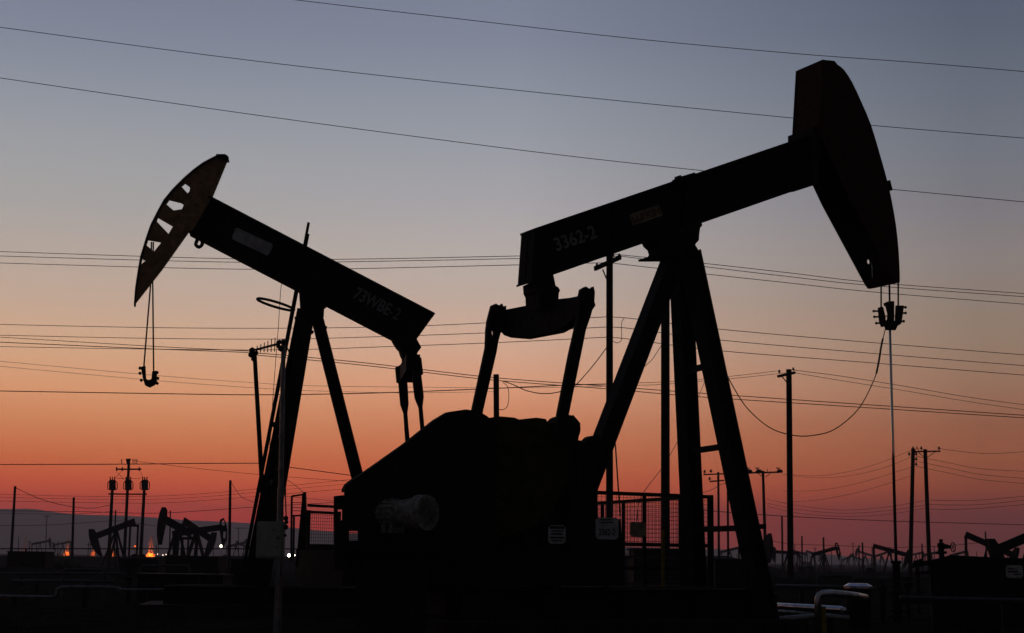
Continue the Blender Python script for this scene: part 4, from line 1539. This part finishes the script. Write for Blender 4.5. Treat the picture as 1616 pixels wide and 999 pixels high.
# low boxes and sheds at left
def lowbox(label, x0, x1, ytop, D, dep=2.0, m='steel', cat='box', name='equipment_box'):
    a, b = at(x0, ytop, D), at(x1, ytop, D)
    bm = BM()
    abox(bm, a.x, b.x, D, D + dep, 0, a.z)
    abox(bm, a.x - 0.05, b.x + 0.05, D - 0.05, D + dep + 0.05, a.z + 0.002, a.z + 0.06)
    for k in range(5):
        x = a.x + (b.x - a.x) * (k + 0.5) / 5
        abox(bm, x - 0.03, x + 0.03, D - 0.045, D - 0.002, 0.1, a.z - 0.05)
    put(name, bm, m, label=label, cat=cat, group='low dark equipment boxes')


lowbox('long low black box under the leftmost pole', 12, 72, 871, 100)
lowbox('low dark box between the transformer poles and the small jacks', 190, 250, 882, 90)
lowbox('flat black box in front of the raised-head small jack', 262, 345, 879, 75)
lowbox('low dark box in front of the leg of the left jack', 365, 400, 884, 60)
lowbox('dark box behind the small mesh fence', 484, 530, 862, 46)
lowbox('wide low dark box behind the guard fence at right', 1000, 1110, 868, 48)
lowbox('low dark box behind the right front leg', 1128, 1190, 884, 60)
lowbox('flat dark box at lower left in front of the pale pipe', 218, 352, 908, 47, 1.5)
bm = BM()
m_ = at(95, 874, 118)
for k in range(7):
    bmesh.ops.create_icosphere(bm, subdivisions=2, radius=0.35 + 0.1 * (k % 3), matrix=Matrix.Translation(Vector((m_.x - 1.5 + 0.5 * k, 118, 0.25 + 0.35 * math.sin(k * 0.5)))))
for v in bm.verts:
    v.co += Vector((random.uniform(-.08, .08), random.uniform(-.08, .08), random.uniform(-.08, .08)))
put('shrub', bm, 'bush', label='small rounded dark shrub between two left bare poles', cat='shrub')

# more of the field far off: hair-thin poles and tiny jacks that the haze greys out
rnd = random.Random(11)
for k, px in enumerate((47, 58, 92, 140, 152, 247, 275, 337, 385, 391, 1154, 1163, 1171, 1223, 1254, 1286, 1312, 1327, 1346, 1376, 1389, 1424, 1433, 1451, 1474, 1520, 1541, 1590)):
    D = rnd.uniform(330, 620)
    hz_y = 883 + (px - 808) * 0.013
    hh = rnd.uniform(12, 34) if px > 800 else rnd.uniform(12, 26)
    a = at(px, hz_y - hh, D)
    bm = BM()
    tube(bm, [a, Vector((a.x, D, -0.1))], [0.55 * D / FPX, 0.75 * D / FPX], 6)
    if k % 3 == 0:
        bar(bm, Vector((a.x - 2.5 * D / FPX, D - 0.3, a.z - 0.6)), Vector((a.x + 2.5 * D / FPX, D - 0.3, a.z - 0.6)), 0.2, 0.16)
    put('far_pole', bm, 'wood', label='hair-thin far pole standing on the hazy horizon', cat='utility pole', group='thin far poles on the horizon')
for px, D, H, yaw, tilt in ((62, 520, 4.6, 20, 12), (98, 600, 5.0, 190, -12), (372, 430, 4.2, 12, 14), (386, 520, 4.4, 185, 16), (1152, 420, 4.4, 8, 14),
                            (1262, 520, 4.6, 200, 12), (1283, 600, 5.0, 15, -14), (1366, 560, 4.8, 188, 16), (1392, 480, 4.2, 10, 18), (1446, 520, 4.6, 175, -12), (1470, 430, 4.2, 20, 10), (1512, 480, 4.6, 12, 14)):
    small_jack(px, 890 + (px - 808) * 0.013, D, H, yaw, tilt, 'very small hazy pump jack far off on the horizon')

# equipment low in the dark yard
def stub(label, px, ytop, D, r=0.07, wheel=True):
    a = at(px, ytop, D)
    T = thing('valve_stub', label, 'valve', (a.x, D, 0), 'valve stubs in the dark yard')
    bm = BM()
    tube(bm, [Vector((a.x, D, -0.05)), Vector((a.x, D, a.z - 0.25)), Vector((a.x, D, a.z - 0.24)), Vector((a.x, D, a.z - 0.12)), Vector((a.x, D, a.z - 0.1)), a], [r, r, r * 1.8, r * 1.8, r * 0.5, r * 0.5], 10)
    put('riser', bm, 'steel', T)
    bm = BM()
    tube(bm, [a + Vector((0.16 * math.cos(t * math.pi / 8), 0.16 * math.sin(t * math.pi / 8), 0)) for t in range(16)], 0.015, 6, closed=True)
    bar(bm, a - Vector((0.16, 0, 0)), a + Vector((0.16, 0, 0)), 0.02, 0.02)
    put('hand_wheel', bm, 'steel', T)


stub('dark valve stub with hand wheel near the lower left pale pipe', 205, 904, 45)
stub('dark valve stub rising beside the flat box at lower left', 232, 900, 50)
stub('dark valve stub between the flat box and the left jack foundation', 343, 902, 48)
stub('dark valve stub left of the wellhead at right', 1392, 917, 38)
stub('dark valve stub right of the wellhead at right', 1432, 912, 40)
pipe('dull thin pipe crossing the dark yard under the left small jacks', [at(-30, 905, 70), at(90, 905, 70), at(230, 906, 70)], 0.06, m='darkpipe')
pipe('dull thin pipe low behind the pale stepped pipe', [at(20, 917, 55), at(120, 917, 55), at(180, 918, 55)], 0.05, m='darkpipe')
pipe('dull thin pipe running to the wellhead from the left', [at(1225, 925, 48), at(1300, 926, 47), at(1400, 930, 45)], 0.06, m='darkpipe')
pipe('dull low pipe in front of the black tank at right', [at(1420, 944, 31), at(1500, 946, 31), at(1640, 949, 31)], 0.05, m='darkpipe')
for lab, x0, x1, yt, D in (('dark pipe guard frame behind the stepped pale pipe', 100, 165, 899, 52), ('dark pipe guard frame over the flat box at lower left', 222, 300, 893, 52),
                           ('dark pipe guard frame left of the wellhead', 1290, 1345, 909, 50)):
    a, b = at(x0, yt, D), at(x1, yt, D)
    T = thing('guard_rail', lab, 'guard rail', (a.x, D, 0), 'pipe guard rails in the yard')
    bm = BM()
    tube(bm, [Vector((a.x, D, -0.05)), Vector((a.x, D, a.z - 0.08)), Vector((a.x + 0.08, D, a.z)), Vector((b.x - 0.08, D, b.z)), Vector((b.x, D, b.z - 0.08)), Vector((b.x, D, -0.05))], 0.045, 8)
    put('top_rail', bm, 'darkpipe', T)
    bm = BM()
    tube(bm, [Vector((a.x, D, a.z * 0.55)), Vector((b.x, D, b.z * 0.55))], 0.03, 8)
    put('mid_rail', bm, 'darkpipe', T)

# dry weeds and small stones over the near ground
bm = BM()
rnd = random.Random(21)
for k in range(2600):
    D = 16 + 90 * rnd.random() ** 1.7
    x = rnd.uniform(-0.4, 0.4) * D
    z0 = 0.05 * math.sin(x * 0.37 + D * 0.11) * math.sin(D * 0.23 + 1.3) - 0.06
    hgt = rnd.uniform(0.04, 0.2)
    for b_ in range(6):
        an = rnd.uniform(0, 6.28)
        p0 = Vector((x + rnd.uniform(-.1, .1), D + rnd.uniform(-.1, .1), z0))
        tip = p0 + Vector((math.cos(an) * hgt * 0.6, math.sin(an) * hgt * 0.6, hgt))
        sd = Vector((-math.sin(an), math.cos(an), 0)) * 0.008
        v = [bm.verts.new(p0 - sd), bm.verts.new(p0 + sd), bm.verts.new(tip)]
        bm.faces.new(v)
put('dry_grass', bm, 'bush', label='sparse dry weeds scattered over the dark ground', kind='stuff')

# ================================================================== LIT THINGS FAR AWAY
def lit_tower(label, x, ytop, ybase, D, nb, seed, wpx=6, lamps='bulbo', power=0):
    rnd = random.Random(seed)
    a, b = at(x, ytop, D), at(x, ybase, D)
    T = thing('drilling_rig', label, 'drilling rig', (a.x, D, 0), 'lit drilling rigs in the distance')
    s = D / FPX
    bm = BM()
    for i in (-1, 1):
        for j in (-1, 1):
            tube(bm, [Vector((a.x + i * wpx * s / 2, D + j * wpx * s / 2, 0)), Vector((a.x + i * s * 0.6, D + j * s * 0.6, a.z))], 0.22 * s, 4)
    z = 2.0 * s
    while z < a.z:
        f = 1 - z / a.z
        w = (wpx / 2 * f + 0.6 * (1 - f)) * s
        for p, q in (((-1, -1), (1, -1)), ((1, -1), (1, 1)), ((1, 1), (-1, 1)), ((-1, 1), (-1, -1))):
            tube(bm, [Vector((a.x + p[0] * w, D + p[1] * w, z)), Vector((a.x + q[0] * w, D + q[1] * w, z + (1.6 * s if p[0] != q[0] else 0)))], 0.14 * s, 4)
        z += 2.4 * s
    put('mast', bm, 'rigpaint', T)
    bm = BM()
    abox(bm, a.x - wpx * s, a.x + wpx * s, D - 3 * s, D + 3 * s, 0, 3.5 * s)
    abox(bm, a.x - wpx * s * 0.7, a.x + wpx * s * 0.6, D - 2 * s, D + 2 * s, 3.5 * s, 6 * s)
    put('substructure', bm, 'rigpaint', T)
    for k in range(nb):
        bm = BM()
        f = rnd.random() ** 1.6
        zz = a.z * f * 0.95 + 1.0 * s
        xx = a.x + rnd.uniform(-1, 1) * wpx * s * (1.1 - f)
        blob(bm, Vector((xx, D - 3.6 * s, zz)), s * rnd.uniform(0.25, 0.55))
        put('lamp', bm, lamps, T)
    if power:
        li = bpy.data.lights.new('rig_light', 'POINT')
        li.energy = power
        li.color = (1.0, 0.17, 0.02)
        li.shadow_soft_size = 1.0
        lo = bpy.data.objects.new('rig_light', li)
        COL.objects.link(lo)
        lo.location = Vector((a.x, D - 9 * s, 5 * s))


MT['rigpaint'] = mat('pale_rig_paint', (0.5, 0.42, 0.35), 0.6)
lit_tower('brightest orange-lit drilling rig left of the raised small jack head', 239.5, 846, 877, 900, 16, 1, 7, power=3500)
lit_tower('dim orange-lit stack standing before the hills near the left edge', 41, 846, 872, 1100, 1, 2, 3, power=500)
lit_tower('orange-lit rig at the foot of the second left pole', 108, 848, 876, 1000, 4, 3, 5, power=1500)
lit_tower('orange lights low between the transformer poles', 177, 862, 877, 950, 6, 4, 8, power=900)
lit_tower('small warm lit stack behind the lowered head of the small jack', 148, 866, 877, 1000, 2, 5, 4, power=500)


def lamp(label, x, y, D, rpx, m='bulbw', post=True):
    c = at(x, y, D)
    T = thing('yard_light', label, 'lamp', (c.x, D, 0), 'bright yard lights')
    bm = BM()
    blob(bm, c, rpx * D / FPX, 2)
    put('bulb', bm, m, T)
    bm = BM()
    tube(bm, [Vector((c.x, D + 0.1, c.z + 0.3 * rpx * D / FPX)), Vector((c.x, D + 0.1, -0.05))], 0.25 * D / FPX, 6)
    put('post', bm, 'steel', T)


lamp('bright warm white lamp hanging under the open small head', 349, 862, 300, 2.0)
lamp('bright white lamp low beside the gate frame', 456, 876.5, 160, 2.4)
lamp('weaker white lamp just right of the bright one by the gate frame', 465, 876.5, 165, 0.9)
lamp('tiny white lamp right of the right front leg base', 1216, 897, 260, 1.0)
lamp('small white lamp under the left end of the brightest rig row', 249, 874.5, 600, 1.0, 'bulbp')
lamp('small pink lamp in the middle of the row by the raised head', 257, 876, 600, 0.9, 'bulbp')
lamp('small pink lamp at the right end of the row by the raised head', 262, 875, 600, 0.8, 'bulbp')
lamp('single orange lamp between transformer pole and brightest rig', 213, 862, 500, 1.3, 'bulbo')

# ================================================================== HAZE
hb = BM()
abox(hb, -5200, 5200, -400, 5000, -2.0, 160)
me = bpy.data.meshes.new('haze')
hb.to_mesh(me)
hb.free()
hz = bpy.data.objects.new('haze', me)
COL.objects.link(hz)
hz['kind'] = 'stuff'
hm = bpy.data.materials.new('evening_haze')
hm.use_nodes = True
t = hm.node_tree
t.nodes.clear()
out = t.nodes.new('ShaderNodeOutputMaterial')
pv = t.nodes.new('ShaderNodeVolumePrincipled')
pv.inputs['Density'].default_value = 0.00038
pv.inputs['Color'].default_value = (0.94, 0.88, 0.90, 1)
pv.inputs['Anisotropy'].default_value = 0.3
t.links.new(pv.outputs[0], out.inputs['Volume'])
me.materials.append(hm)
